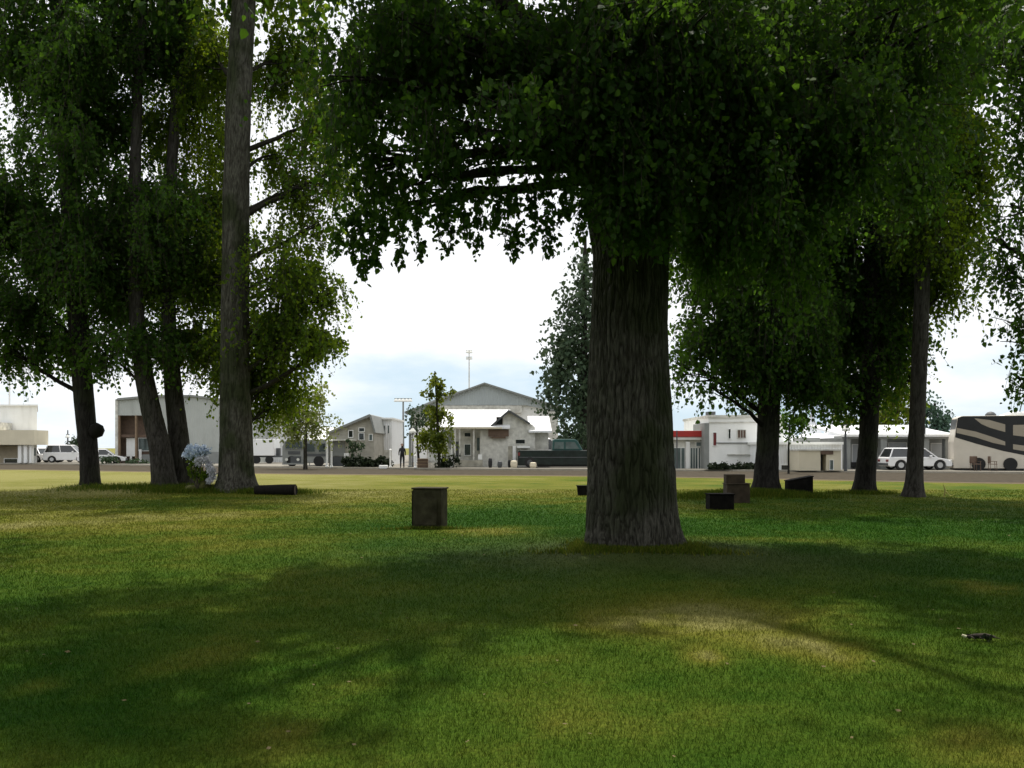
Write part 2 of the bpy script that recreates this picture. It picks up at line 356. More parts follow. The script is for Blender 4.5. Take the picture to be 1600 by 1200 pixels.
# grass blades
nb = 520000
t = rng.random(nb); D = 3.4*(34/3.4)**(t**.9)
u = rng.uniform(-1, 1, nb); bxs = u*(D*.66+1.5); bys = D+rng.normal(0, .05, nb)
tx, ty = X(988, 13.8), 13.8
ok = ((bxs-tx)**2+(bys-ty)**2 > .55)
bxs, bys, D = bxs[ok], bys[ok], D[ok]; nb = len(bxs); bzs = height(bxs, bys)-.005
dr = dry_and_dapple(bxs, bys); lt = litter(bxs, bys)
hh = rng.uniform(.018, .042, nb)*(1+.25*noise3(np.stack([bxs*1.5, bys*1.5, bxs*0], -1)))*(1-.35*lt); ww = np.maximum(.0035, D*.00085)
ang = rng.uniform(0, 2*np.pi, nb); la = rng.uniform(0, 2*np.pi, nb); ll = rng.uniform(.1, .9, nb)*hh
b0 = np.stack([bxs-np.cos(ang)*ww/2, bys-np.sin(ang)*ww/2, bzs], -1); b1 = np.stack([bxs+np.cos(ang)*ww/2, bys+np.sin(ang)*ww/2, bzs], -1)
b2 = np.stack([bxs+np.cos(la)*ll, bys+np.sin(la)*ll, bzs+hh], -1)
V = np.stack([b0, b1, b2], 1).reshape(-1, 3); Fc = np.arange(nb*3).reshape(-1, 3)
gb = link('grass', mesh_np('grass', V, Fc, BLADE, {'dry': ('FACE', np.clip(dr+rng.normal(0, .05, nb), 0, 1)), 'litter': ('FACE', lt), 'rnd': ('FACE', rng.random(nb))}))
gb['kind'] = 'stuff'; tag(gb, 'short mown green grass covering the shaded lawn', 'grass')
# ---------------------------------------------------------------- trees
def unit(v): return v/np.maximum(1e-6, np.linalg.norm(v, axis=-1, keepdims=True))
def trunk_mesh(path, seg, rings, amp, flare, freq=(15, 1.7)):
    P = np.array([[p[0], p[1], p[2]] for p in path]); Rr = np.array([p[3] for p in path])
    s = np.linspace(0, 1, len(P)); q = np.linspace(0, 1, rings)
    # smooth interpolation along z
    zz = np.interp(q, s, P[:, 2]); k = np.ones(7)/7
    def sm(a):
        b = np.interp(q, s, a); pad = np.concatenate([np.full(3, b[0]), b, np.full(3, b[-1])]); return np.convolve(pad, k, 'valid')
    xx, yy, rr = sm(P[:, 0]), sm(P[:, 1]), sm(Rr)
    hrel = zz-zz[0]
    th = np.linspace(0, 2*np.pi, seg, endpoint=False)
    TH, _ = np.meshgrid(th, q); RR = rr[:, None]*np.ones_like(TH)
    root = np.exp(-hrel/.38)[:, None]*(flare*(.55+.45*np.cos(TH*5+1.3)+.3*np.cos(TH*3+.4)))
    RR = RR*(1+root)
    px = xx[:, None]+np.cos(TH)*RR; py = yy[:, None]+np.sin(TH)*RR; pz = zz[:, None]+0*TH
    S = np.stack([px, py, pz], -1).reshape(-1, 3)
    W = S*np.array([freq[0], freq[0], freq[1]]); W[:, :2] += (fbm(S*np.array([3, 3, 1.5]), 2)[:, None]-.5)*2.2
    n = fbm(W, 3); rid = 1-np.abs(2*n-1)*3.0; rid = np.clip(rid, 0, 1); big = fbm(S*np.array([1.6, 1.6, .6]), 2)-.5
    d = (amp*(1-rid)*1.0+big*amp*2.0).reshape(TH.shape)
    px = px+np.cos(TH)*d; py = py+np.sin(TH)*d
    V = np.stack([px, py, pz], -1).reshape(-1, 3)
    i, j = np.meshgrid(np.arange(rings-1), np.arange(seg), indexing='ij'); a = (i*seg+j).ravel(); b = (i*seg+(j+1) % seg).ravel()
    return V, np.stack([a, b, b+seg, a+seg], -1), 1-rid
def leaves(blobs, size, bias_down=.7, petal=False):
    """blobs: (cx,cy,cz,rx,ry,rz,tau,sizefactor) -> verts, faces, rnd, twigs"""
    Cs, As, Ss, Rn, TW = [], [], [], [], []
    for (cx, cy, cz, rx, ry, rz, tau, sf) in blobs:
        ls = size*sf; area = math.pi*rx*rz; n = int(area*tau*2.1/(ls*ls*.42)); per = 12; ns = max(3, n//per)
        v = rng.normal(size=(ns*3, 3)); v = unit(v); v = v*(rng.random((ns*3, 1))**(1/2.0))*(.62+.75*noise3(v*1.9+rng.uniform(0, 99)))[:, None]; pos = v*np.array([rx, ry, rz])+np.array([cx, cy, cz])
        cl = fbm(pos/np.array([.9, .9, 1.1])/max(.35, min(1.1, rx*.45)), 2)
        edge = (np.linalg.norm(v, axis=1))
        keep = np.argsort(-(cl-.18*edge+rng.normal(0, .05, len(cl))))[:ns]
        pos = pos[keep]; v = v[keep]; cl = cl[keep]
        d = v*np.array([1, 1, .5])*.7+np.array([0, 0, -bias_down*1.5])+rng.normal(0, .32, (ns, 3)); hz_ = (rng.random(ns) < .3)[:, None]; d = np.where(hz_, v*np.array([1, 1, .1])+rng.normal(0, .3, (ns, 3))*np.array([1, 1, .35]), d); d = unit(d)
        sl = np.minimum(ls*rng.uniform(3.5, 9, (ns, 1)), .75*max(rx, rz))
        tt = np.linspace(0, 1, per)[None, :, None]
        droop = np.array([0, 0, -1])*(tt**2)*.5*sl[:, None, :]
        c = pos[:, None, :]+d[:, None, :]*sl[:, None, :]*tt+droop+rng.normal(0, ls*.42, (ns, per, 3))
        c = c.reshape(-1, 3); m = len(c)
        ax = unit(rng.normal(0, .55, (m, 3))+np.array([0, 0, -.75])); sd_ = unit(np.cross(ax, rng.normal(size=(m, 3))))
        L_ = ls*rng.uniform(.5, 1.45, (m, 1))*np.repeat(rng.uniform(.8, 1.2, ns), per)[:, None]; Cs.append(c); As.append(ax*L_); Ss.append(sd_*L_*rng.uniform(.32, .46, (m, 1)))
        base = np.repeat(np.clip((cl-.3)*1.6+rng.normal(0, .12, ns), 0, 1), per)
        Rn.append(np.clip(base*.6+.4*rng.random(m)**1.5, 0, 1))
        TW.append((pos, pos+d*sl+np.array([0, 0, -1])*.5*sl))
    c = np.concatenate(Cs); a = np.concatenate(As); s = np.concatenate(Ss); r = np.concatenate(Rn)
    V = np.stack([c, c+a*.22+s, c+a*.62+s*.72, c+a, c+a*.62-s*.72, c+a*.22-s], 1).reshape(-1, 3)
    return V, np.arange(len(V)).reshape(-1, 6), r, (np.concatenate([t[0] for t in TW]), np.concatenate([t[1] for t in TW]))
def ptube(m, p0, p1, r0, r1, bend=.15, n=6, k=5):
    p0 = Vector(p0); p1 = Vector(p1); L_ = (p1-p0).length
    j = Vector((random.uniform(-1, 1), random.uniform(-1, 1), random.uniform(-.3, 1)))*L_*bend
    pts = [p0.lerp(p1, i/k)+j*math.sin(math.pi*i/k)*.6+Vector((random.uniform(-1, 1), random.uniform(-1, 1), random.uniform(-1, 1)))*L_*.012*(0 < i < k) for i in range(k+1)]
    m.tube(pts, [r0+(r1-r0)*i/k for i in range(k+1)], n, False)
    return pts
NL = 0
def tree(name, label, path, blobs, size, leaf=LEAF, bark=BARK, amp=.012, flare=.3, seg=64, rings=160, group=None, limbs=True, twigs=True, extra=None, cat='tree', limb_min=.0, lowest=1.9, dens=1.0, freq=(15, 1.7), lift=0):
    """path: (px,py,width_px,D) list bottom->top; blobs: (px,py,rx,ry,dD,rd,tau[,sf]) at D0+dD"""
    global NL
    D0 = path[0][3]; pth = []
    for k, (a, b, w, D) in enumerate(path): pth.append((X(a, D), D, Z(b, D), w*D/F/2))
    x0, y0 = pth[0][0], pth[0][1]; gz = hgt(x0, y0) if y0 < 50 else G0
    dz = gz-.12; pth[0] = (x0, y0, dz, pth[0][3])
    root = thing(name, label, cat, (x0, y0, gz), group=group); o0 = np.array([x0, y0, gz])
    V, Q, gr = trunk_mesh(pth, seg, rings, amp, flare, freq)
    tr = link('trunk', mesh_np('trunk', V-o0, Q, bark, {'groove': ('POINT', gr)}, True), root)
    W = []
    for bl in blobs:
        px, py, rx, ry, dd, rd, tau = bl[:7]; sf = bl[7] if len(bl) > 7 else 1; D = D0+dd
        W.append((X(px, D), D, Z(py-(lift if py > 380 else 0), D), rx*D/F, rd, ry*D/F, tau*(dens if tau > 1.05 else 1), sf))
    if extra: W += extra
    if limbs:
        zs = [p[2] for p in pth]
        for w in W:
            if w[6] < 0 or w[3] < limb_min: continue
            m = MB(); c = Vector(w[:3]); hd = math.hypot(c.x-x0, c.y-y0); zt = max(zs[0]+lowest, min(zs[-1]-.1, c.z-.55*hd-.2))
            q = [float(np.interp(zt, zs, [p[k] for p in pth])) for k in (0, 1, 3)]
            if zt > c.z+1.5: continue
            r0 = min(q[2]*.45, .03+.02*(c-Vector((q[0], q[1], zt))).length)
            pts = ptube(m, (q[0], q[1], zt), c, r0, r0*.35, .1, 7, 7)
            for _ in range(5):
                e = c+Vector((random.uniform(-1, 1)*w[3], random.uniform(-1, 1)*w[4], random.uniform(-.8, .6)*w[5]))*.75
                ptube(m, pts[random.choice([3, 4, 5, 6])], e, r0*.35, .008, .2, 5, 5)
            m.build('limb', bark, root, smooth=True)
    V, Q, r, (ta, tb) = leaves(W, size); NL += len(Q)
    link('crown', mesh_np('crown', V-o0, Q, leaf, {'rnd': ('FACE', r)}), root)
    if twigs:
        n = len(ta); d = unit(tb-ta); s1 = unit(np.cross(d, np.array([.3, .5, .8]))); s2 = np.cross(d, s1); rad = .004*(D0/14)**.7
        ring = [np.cos(x)*s1+np.sin(x)*s2 for x in (0, 2.094, 4.189)]
        V = np.concatenate([np.stack([ta+q*rad*1.4 for q in ring], 1), np.stack([tb+q*rad*.5 for q in ring], 1)], 1).reshape(-1, 3)
        b = np.arange(n)[:, None]*6
        Q = np.concatenate([b+np.array([[0, 1, 4, 3]]), b+np.array([[1, 2, 5, 4]]), b+np.array([[2, 0, 3, 5]])])
        link('twigs', mesh_np('twigs', V-o0, Q, TWIG), root)
    return root
ROWG = 'tall cottonwood trees across the lawn'
def top(cx, cy, cz, rx, ry, rz, tau, sf=2.0): return (cx, cy, cz, rx, ry, rz, tau, sf)
t1 = tree('cottonwood_tree', 'dark leaning cottonwood with round burl, standing leftmost on the lawn', [(143, 768, 28, 32.8), (138, 700, 27, 32.8), (131, 620, 29, 32.8), (122, 500, 29, 32.8), (113, 350, 27, 32.8), (102, 200, 28, 32.8), (92, 0, 24, 32.8), (88, -80, 16, 32.8)],
  [(110, 60, 60, 90, -2, 1.2, 1.2), (110, 230, 50, 80, -2, 1.2, 1.2), (50, 70, 100, 120, 0, 2.6, 2.0), (150, 190, 90, 110, 1, 2.6, 1.7), (20, 300, 95, 110, 0, 2.5, 2.2), (110, 420, 95, 90, -1, 2.5, 2.2), (40, 500, 85, 65, 0, 2.2, 1.9), (190, 330, 80, 95, 1, 2.3, 2.0), (15, 575, 50, 38, 0, 1.4, 1.4), (90, 560, 60, 38, 0, 1.5, 1.2), (-60, 350, 80, 180, 0, 2.6, 2)],
  .13, bark=BARK_D, group=ROWG, dens=1.25, lift=34, extra=[top(-17, 33, 20.5, 4.5, 4, 2.8, 1.7)])
mb = MB(); c = (X(151, 32.6), 32.6, Z(672, 32.6)); mb.lathe(c, [(.02, -.3), (.2, -.22), (.28, -.02), (.22, .16), (.03, .27)], 14); mb.build('burl', BARK_D, t1, smooth=True)
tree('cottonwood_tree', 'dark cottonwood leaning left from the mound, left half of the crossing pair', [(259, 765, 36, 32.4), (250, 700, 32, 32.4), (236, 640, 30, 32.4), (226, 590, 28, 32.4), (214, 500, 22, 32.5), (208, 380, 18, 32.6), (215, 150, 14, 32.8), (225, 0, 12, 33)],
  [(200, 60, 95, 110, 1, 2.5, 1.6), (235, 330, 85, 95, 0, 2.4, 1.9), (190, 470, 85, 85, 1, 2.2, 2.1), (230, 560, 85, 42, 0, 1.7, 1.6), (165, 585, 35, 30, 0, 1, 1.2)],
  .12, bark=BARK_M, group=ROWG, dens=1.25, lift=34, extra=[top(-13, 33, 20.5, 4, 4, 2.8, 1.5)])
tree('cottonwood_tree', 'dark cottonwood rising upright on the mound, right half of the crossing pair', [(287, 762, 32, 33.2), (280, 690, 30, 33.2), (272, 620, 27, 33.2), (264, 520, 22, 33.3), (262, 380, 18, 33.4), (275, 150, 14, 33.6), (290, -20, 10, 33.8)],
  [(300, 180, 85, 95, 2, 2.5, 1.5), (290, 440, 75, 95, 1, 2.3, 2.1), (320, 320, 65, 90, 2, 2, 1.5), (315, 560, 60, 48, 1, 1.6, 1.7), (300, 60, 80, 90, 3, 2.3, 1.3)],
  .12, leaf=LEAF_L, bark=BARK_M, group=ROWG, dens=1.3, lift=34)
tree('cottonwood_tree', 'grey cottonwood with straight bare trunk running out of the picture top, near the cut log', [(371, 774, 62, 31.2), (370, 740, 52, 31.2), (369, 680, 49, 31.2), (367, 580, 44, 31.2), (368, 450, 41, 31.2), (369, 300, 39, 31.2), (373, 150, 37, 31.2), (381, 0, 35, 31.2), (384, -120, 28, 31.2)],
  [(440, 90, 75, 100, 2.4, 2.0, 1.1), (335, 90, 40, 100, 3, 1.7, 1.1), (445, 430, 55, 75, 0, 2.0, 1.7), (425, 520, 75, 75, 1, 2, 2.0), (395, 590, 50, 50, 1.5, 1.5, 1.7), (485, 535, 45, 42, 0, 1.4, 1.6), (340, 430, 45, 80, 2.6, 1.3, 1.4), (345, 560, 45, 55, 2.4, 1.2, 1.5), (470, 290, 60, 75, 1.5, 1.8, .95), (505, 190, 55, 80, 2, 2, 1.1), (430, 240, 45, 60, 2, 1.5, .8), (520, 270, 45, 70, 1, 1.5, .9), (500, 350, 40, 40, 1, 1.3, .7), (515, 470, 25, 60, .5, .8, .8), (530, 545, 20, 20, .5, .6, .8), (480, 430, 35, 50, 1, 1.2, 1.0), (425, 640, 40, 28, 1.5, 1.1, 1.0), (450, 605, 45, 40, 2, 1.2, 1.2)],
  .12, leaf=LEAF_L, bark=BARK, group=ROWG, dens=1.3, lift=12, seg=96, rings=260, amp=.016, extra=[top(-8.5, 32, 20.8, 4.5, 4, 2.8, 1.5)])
# the big near tree
BIG = [(988, 868, 142, 13.8), (988, 850, 139, 13.8), (986, 800, 134, 13.8), (986, 740, 131, 13.8), (984, 700, 129, 13.8), (982, 600, 122, 13.8), (983, 500, 114, 13.8), (986, 400, 113, 13.8), (984, 340, 128, 13.8), (980, 260, 120, 13.8), (975, 120, 90, 13.8), (970, -60, 66, 13.9), (968, -250, 48, 14)]
bb = [(545, 120, 75, 140, -2, 1.5, 1.3), (640, 90, 95, 120, 0, 1.6, 1.9), (770, 75, 110, 110, -1, 1.7, 2.0), (880, 120, 90, 125, 0, 1.5, 2.2), (580, 250, 60, 75, -1, 1.0, 1.1), (680, 200, 75, 50, -2, 1.2, 1.3), (790, 170, 80, 40, -2.5, 1.2, 1.3), (875, 220, 35, 30, -1.5, .7, .8), (740, 235, 60, 30, -2, .8, .6), (770, 245, 75, 18, -1, .6, .9), (700, 240, 40, 20, -1, .6, .8), (850, 215, 50, 35, -2, .8, 1.1), (655, 275, 45, 30, -2, .6, .7), (625, 320, 35, 35, -1, .6, .6),
  (980, 200, 100, 130, -1.6, .9, 2.6), (1080, 100, 110, 120, -1, 1.6, 2.4), (1200, 90, 110, 120, 0, 1.7, 2.2), (1330, 90, 110, 120, 1, 1.8, 2.2), (1130, 250, 95, 110, 1, 1.5, 2.2), (1260, 260, 95, 110, 1.5, 1.5, 1.9), (1100, 370, 60, 60, 1.5, 1, 1.1), (1400, 240, 80, 90, 2, 1.5, 1.3),
  (1010, 290, 60, 50, -1.4, .5, 1.6), (985, 300, 75, 38, -1.6, .5, 2.2), (915, 245, 30, 30, -1, .8, 1.2), (940, 40, 130, 110, -2, 1.4, 2.2), (1040, 30, 120, 90, -2.2, 1.4, 2.2), (1180, 200, 120, 140, -1, 1.5, 2), (1320, 200, 110, 130, -.5, 1.5, 1.9), (1120, 330, 70, 90, 0, 1.2, 1.8), (1230, 380, 70, 90, 1, 1.2, 1.3), (680, 30, 110, 90, -2, 1.4, 1.8), (1440, 60, 70, 110, 1, 1.5, 1.2)]
for (a, b0_, b1_) in ((627, 320, 408), (566, 320, 440), (600, 320, 380), (702, 300, 392), (748, 300, 388), (812, 290, 402), (858, 300, 408), (878, 290, 345), (545, 330, 395), (690, 310, 360), (775, 300, 350), (912, 300, 362), (655, 320, 385), (725, 300, 375), (795, 300, 385), (838, 300, 370), (530, 340, 400), (585, 330, 415)):
    for y in range(b0_, b1_, 16): bb.append((a+random.uniform(-6, 6), y, 9, 14, -2+random.uniform(-.3, .3), .10, .8, .85))
tree('cottonwood_tree', 'massive near cottonwood with thick furrowed grey trunk and overhanging crown', BIG, bb, .080, bark=BARK, amp=.028, flare=.2, seg=480, rings=820, freq=(22, 2.6), group=ROWG, limb_min=.3, lowest=5.9, dens=1.35,
  extra=[top(-2, 12, 11.5, 3.2, 3.2, 2.2, 1.7), top(.5, 15, 13.5, 3.2, 3.0, 2.6, 1.6), top(6.4, 13, 11.5, 3.0, 3.4, 2.4, 1.6), top(-1.6, 8.8, 11.0, 2.4, 1.8, 1.4, 1.0), top(4.6, 8.6, 11.0, 1.6, 1.4, 1.2, .9), top(-4.5, 10, 11.0, 2.0, 2.0, 1.3, 1.1), top(8.5, 15, 11.5, 2.6, 3, 2, 1.5)])
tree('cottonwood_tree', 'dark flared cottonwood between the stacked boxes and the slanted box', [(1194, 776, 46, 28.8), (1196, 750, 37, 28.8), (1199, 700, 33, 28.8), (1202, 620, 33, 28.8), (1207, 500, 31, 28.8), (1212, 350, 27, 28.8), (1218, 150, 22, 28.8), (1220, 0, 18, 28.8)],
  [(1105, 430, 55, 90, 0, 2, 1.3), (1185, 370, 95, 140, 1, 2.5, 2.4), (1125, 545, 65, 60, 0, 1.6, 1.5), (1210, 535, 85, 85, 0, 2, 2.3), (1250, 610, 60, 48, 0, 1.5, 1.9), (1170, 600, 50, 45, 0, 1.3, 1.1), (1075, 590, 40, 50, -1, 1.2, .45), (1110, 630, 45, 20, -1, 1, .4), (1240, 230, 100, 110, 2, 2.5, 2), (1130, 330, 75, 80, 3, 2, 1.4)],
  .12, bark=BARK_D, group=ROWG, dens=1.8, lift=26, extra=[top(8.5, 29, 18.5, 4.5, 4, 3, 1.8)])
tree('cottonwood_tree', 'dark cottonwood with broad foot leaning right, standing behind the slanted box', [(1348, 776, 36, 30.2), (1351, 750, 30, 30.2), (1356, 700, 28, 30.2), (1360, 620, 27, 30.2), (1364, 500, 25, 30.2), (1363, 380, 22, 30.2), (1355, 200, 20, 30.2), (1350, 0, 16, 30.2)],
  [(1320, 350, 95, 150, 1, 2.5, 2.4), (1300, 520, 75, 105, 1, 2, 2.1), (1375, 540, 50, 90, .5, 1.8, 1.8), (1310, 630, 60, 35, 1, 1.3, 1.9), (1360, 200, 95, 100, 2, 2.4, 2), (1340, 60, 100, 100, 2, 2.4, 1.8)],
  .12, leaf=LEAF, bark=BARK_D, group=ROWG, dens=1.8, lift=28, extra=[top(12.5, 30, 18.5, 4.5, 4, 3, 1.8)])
tree('cottonwood_tree', 'slim grey-brown cottonwood rightmost of the visible trunks', [(1425, 784, 32, 28.4), (1428, 750, 25, 28.4), (1431, 700, 23, 28.4), (1435, 600, 22, 28.4), (1439, 500, 22, 28.4), (1443, 380, 22, 28.4), (1446, 250, 19, 28.4), (1450, 80, 16, 28.4), (1452, -60, 12, 28.4)],
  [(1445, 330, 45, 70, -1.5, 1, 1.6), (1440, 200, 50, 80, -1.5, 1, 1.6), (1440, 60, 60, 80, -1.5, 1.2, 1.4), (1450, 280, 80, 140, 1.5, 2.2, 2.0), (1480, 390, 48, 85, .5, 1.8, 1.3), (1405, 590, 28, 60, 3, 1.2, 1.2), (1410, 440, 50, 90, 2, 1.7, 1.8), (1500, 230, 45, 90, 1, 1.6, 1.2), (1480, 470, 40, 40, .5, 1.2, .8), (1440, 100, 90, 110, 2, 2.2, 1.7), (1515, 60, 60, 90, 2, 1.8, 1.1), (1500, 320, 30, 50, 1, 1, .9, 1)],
  .12, leaf=LEAF_L, bark=BARK_M, group=ROWG, dens=1.5, lift=20, extra=[top(15.5, 29, 18.0, 4, 4, 2.6, 1.6)])
tree('weeping_tree', 'thin-leaved drooping branches hanging in from the right edge', [(1760, 800, 70, 22), (1755, 600, 60, 22), (1740, 300, 50, 22), (1720, 0, 40, 22), (1710, -200, 25, 22)],
  [(1585, 60, 60, 80, 0, 1.6, .7), (1600, 160, 40, 50, 0, 1.2, .7), (1580, 320, 40, 50, 0, 1, .6), (1575, 420, 38, 60, 0, 1, .7), (1582, 510, 32, 50, 0, .9, .7), (1590, 590, 20, 40, 0, .6, .6), (1560, 370, 30, 50, 0, .9, .5), (1700, 150, 90, 180, 0, 2.5, 1.8), (1680, 400, 50, 120, 0, 1.6, 1.4)],
  .10, leaf=LEAF, bark=BARK_M, extra=[top(15, 22, 14, 4, 4, 3, 1.8)])
# unseen trees added behind and beside the camera to cut sky fill light
ADDED_SHADE = 'unseen trees added around the photographer for shade'
def added_shade_tree(label, x, y, cz, rr, tau, dx=0):
    root = tree('cottonwood_tree', label, [(800+x*F/20, 780, 50, 20), (800+x*F/20, 300, 36, 20), (800+x*F/20, -100, 20, 20)], [], .25, bark=BARK_M, seg=24, rings=30, twigs=False, limbs=False, group=ADDED_SHADE,
         extra=[(x+dx+random.uniform(-2, 2), 20+random.uniform(-2, 2), cz+k*2.6, rr*(1-.12*k), rr*(1-.12*k), 2.2, tau, 1) for k in range(-1, 3)])
    root.location = (x, y, 0)
for lab, x, y, cz, rr, tau in (('unseen cottonwood added for shade behind the photographer on the left', -8, -7, 8, 5, 2.2), ('unseen cottonwood added for shade straight behind the photographer', 1, -9, 8, 5, 2.4), ('unseen cottonwood added for shade behind the photographer on the right', 10, -7, 8, 5, 2.2), ('unseen cottonwood added for shade beside the photographer, outside the left edge', -16, 4, 9, 5, 1.8), ('unseen cottonwood added for shade beside the photographer, outside the right edge', 17, 5, 9, 5, 1.8), ('unseen cottonwood added for shade, rearmost on the left', -17, -8, 8, 5.5, 2.2), ('unseen cottonwood added for shade, rearmost on the right', 19, -8, 8, 5.5, 2.2)):
    added_shade_tree(lab, x, y, cz, rr, tau)
added_shade_tree('unseen cottonwood added just outside the left edge to darken the lawn', -13.5, 16.0, 18.2, 4.2, 1.6, 4.0)  # out-of-view crown added to darken the middle-left lawn
# background trees
BGG = 'small trees behind the road'
tree('poplar_tree', 'tall pointed grey-green poplar behind the near trunk', [(912, 735, 16, 80), (912, 600, 12, 80), (914, 400, 6, 80), (915, 370, 3, 80)],
  [(914, 415, 20, 50, 0, 1.5, 1.3), (905, 480, 36, 55, 0, 2.4, 1.7), (893, 550, 40, 55, 0, 2.8, 1.8), (897, 615, 42, 45, 0, 2.8, 1.8), (866, 575, 17, 38, 0, 1.4, 1.4), (940, 560, 40, 100, 0, 3, 1.6)], .34, leaf=LEAF_BG, bark=BARK_D, seg=12, rings=20, twigs=False)
tree('slender_tree', 'slender layered tree with clumped foliage before the white-roofed house', [(686, 733, 4, 66), (685, 680, 3.5, 66), (682, 620, 3, 66), (679, 580, 1.5, 66)],
  [(678, 592, 10, 13, 0, .5, 1.8), (688, 600, 8, 9, 0, .4, 1.5), (670, 612, 9, 8, 0, .4, 1.8), (688, 608, 9, 10, 0, .4, 1.8), (706, 610, 5, 6, 0, .3, 1.5), (680, 636, 16, 13, 0, .8, 1.7), (697, 645, 13, 12, 0, .6, 1.6), (674, 660, 14, 8, 0, .6, 1.2), (668, 680, 20, 13, 0, .9, 2.2), (692, 682, 18, 20, 0, .9, 2.2)], .2, leaf=LEAF_Y, bark=BARK_D, seg=10, rings=20, twigs=False)
tree('round_tree', 'thin airy round-crowned tree left of the big gabled hall', [(655, 733, 4, 76), (652, 690, 3, 76), (650, 660, 2, 76)],
  [(652, 652, 20, 22, 0, 1.2, .9), (668, 640, 18, 14, 0, 1, .8), (642, 640, 8, 10, 0, .5, .6)], .2, leaf=LEAF_BG, bark=BARK_D, seg=10, rings=14, twigs=False)
tree('pale_tree', 'pale yellow-green tree standing in front of the grey minibus', [(477, 738, 6, 66), (477, 690, 5, 66), (480, 640, 3, 66), (482, 610, 2, 66)],
  [(470, 635, 30, 34, 0, 1.6, 1.4), (500, 618, 22, 20, 0, 1.2, 1.1), (490, 655, 34, 18, 0, 1.5, 1.3), (462, 668, 22, 14, 0, 1.1, 1.4), (440, 640, 15, 30, 0, 1, 1.2)], .19, leaf=LEAF_PALE, bark=BARK_M, seg=10, rings=20, twigs=False)
tree('sapling', 'young tree with small crown in front of the white ribbed building', [(1232, 741, 3, 55), (1232, 700, 2.5, 55), (1234, 655, 1.5, 55)], [(1240, 662, 22, 16, 0, .9, 1.6), (1255, 650, 12, 14, 0, .6, 1.4), (1228, 646, 14, 12, 0, .6, 1.3)], .16, bark=BARK_D, seg=8, rings=14, twigs=False)
tree('leafy_tree', 'bushy green tree showing between the two rightmost trunks', [(1402, 738, 8, 74), (1402, 690, 6, 74), (1402, 620, 4, 74)], [(1400, 625, 26, 38, 0, 1.8, 2), (1405, 580, 18, 26, 0, 1.2, 1.5), (1385, 655, 28, 20, 0, 1.5, 1.6), (1330, 650, 22, 18, 0, 1.2, 1.5)], .26, leaf=LEAF_Y, bark=BARK_D, seg=10, rings=14, twigs=False)
tree('cypress_tree', 'blue-green cypress clump beyond the long white-roofed building', [(1462, 733, 8, 98), (1462, 690, 6, 98), (1460, 630, 3, 98)], [(1452, 635, 12, 28, 0, 1.2, 2), (1466, 645, 12, 24, 0, 1.2, 2), (1478, 652, 9, 17, 0, 1, 2), (1463, 665, 22, 12, 0, 1.5, 2)], .3, leaf=LEAF_BLUE, bark=BARK_D, seg=10, rings=14, twigs=False)
tree('leafy_tree', 'dark green tree top showing above the two-storey white building', [(1175, 735, 6, 82), (1175, 690, 5, 82), (1175, 650, 3, 82)], [(1178, 634, 16, 8, 0, 1, 1.7), (1165, 640, 8, 6, 0, .6, 1.5)], .24, leaf=LEAF_BG, bark=BARK_D, seg=10, rings=14, twigs=False)
tree('conifer_tree', 'hazy grey conifer far off at the left beside the leaning cottonwood', [(122, 722, 6, 125), (122, 690, 4, 125), (122, 672, 2, 125)], [(120, 685, 8, 14, 0, 1, 1.8), (112, 698, 16, 12, 0, 1.5, 2), (95, 706, 16, 6, 0, 1, 1.6)], .4, leaf=LEAF_BG, bark=BARK_D, seg=8, rings=12, twigs=False)
def shrub(name, label, D, blobs, size, leaf, cat='shrub', group=None, stem=TWIG, zb=None):
    W = []; 
    for bl in blobs:
        px, py, rx, ry, rd, tau = bl[:6]; W.append((X(px, D), D, Z(py, D), rx*D/F, rd, ry*D/F, tau, 1))
    x0 = sum(w[0] for w in W)/len(W); z0 = zb if zb is not None else (G0 if D > 55 else hgt(x0, D))
    root = thing(name, label, cat, (x0, D, z0), group=group)
    V, Q, r, tw = leaves(W, size, .1); V[:, 2] = np.maximum(V[:, 2], z0+.01)
    link('foliage', mesh_np('foliage', V-np.array([x0, D, z0]), Q, leaf, {'rnd': ('FACE', r)}), root)
    m = MB()
    for w in W: ptube(m, (x0+random.uniform(-.1, .1)*w[3], D, z0), w[:3], .03, .01, .1, 5, 4)
    m.build('stems', stem, root); return root
shrub('hedge', 'black-green clipped hedge in front of the weathered gabled house', 69, [(x, 722, 9, 9, .5, 9) for x in range(548, 606, 9)], .16, HEDGE, 'hedge')
shrub('shrub', 'grey-green bush behind the dark pickup truck beside the near trunk', 76, [(885, 680, 14, 12, 1, 1.6), (902, 672, 14, 13, 1, 1.6), (912, 685, 12, 14, 1, 1.6)], .25, LEAF_BG)
shrub('shrub', 'scruffy vine climbing the weathered gabled house wall', 70.5, [(556, 700, 9, 9, .3, 1.3), (548, 692, 9, 6, .3, 1.1), (566, 695, 8, 5, .3, 1.1), (560, 712, 6, 8, .3, 1.2)], .17, LEAF_BG)
shrub('shrub', 'dark low bush at the foot of the porch by the picket fence', 66.5, [(702, 722, 12, 8, .5, 2.5), (690, 727, 12, 5, .5, 2.5), (712, 716, 7, 6, .4, 2)], .16, HEDGE)
shrub('shrub', 'low dark planting under the grey shed end wall', 83, [(165, 716, 14, 8, .6, 2.2), (205, 720, 10, 6, .5, 2), (225, 721, 6, 5, .4, 2)], .2, LEAF_BG)
shrub('hedge', 'dark low hedge along the two-storey white building', 61, [(x, 730, 9, 7, .5, 7) for x in range(1116, 1180, 9)], .15, HEDGE, 'hedge')
shrub('shrub', 'faint distant brush line far left beyond the parked vehicles', 130, [(x, 711, 9, 5, 1, 1.6) for x in range(66, 150, 9)], .4, LEAF_BG)
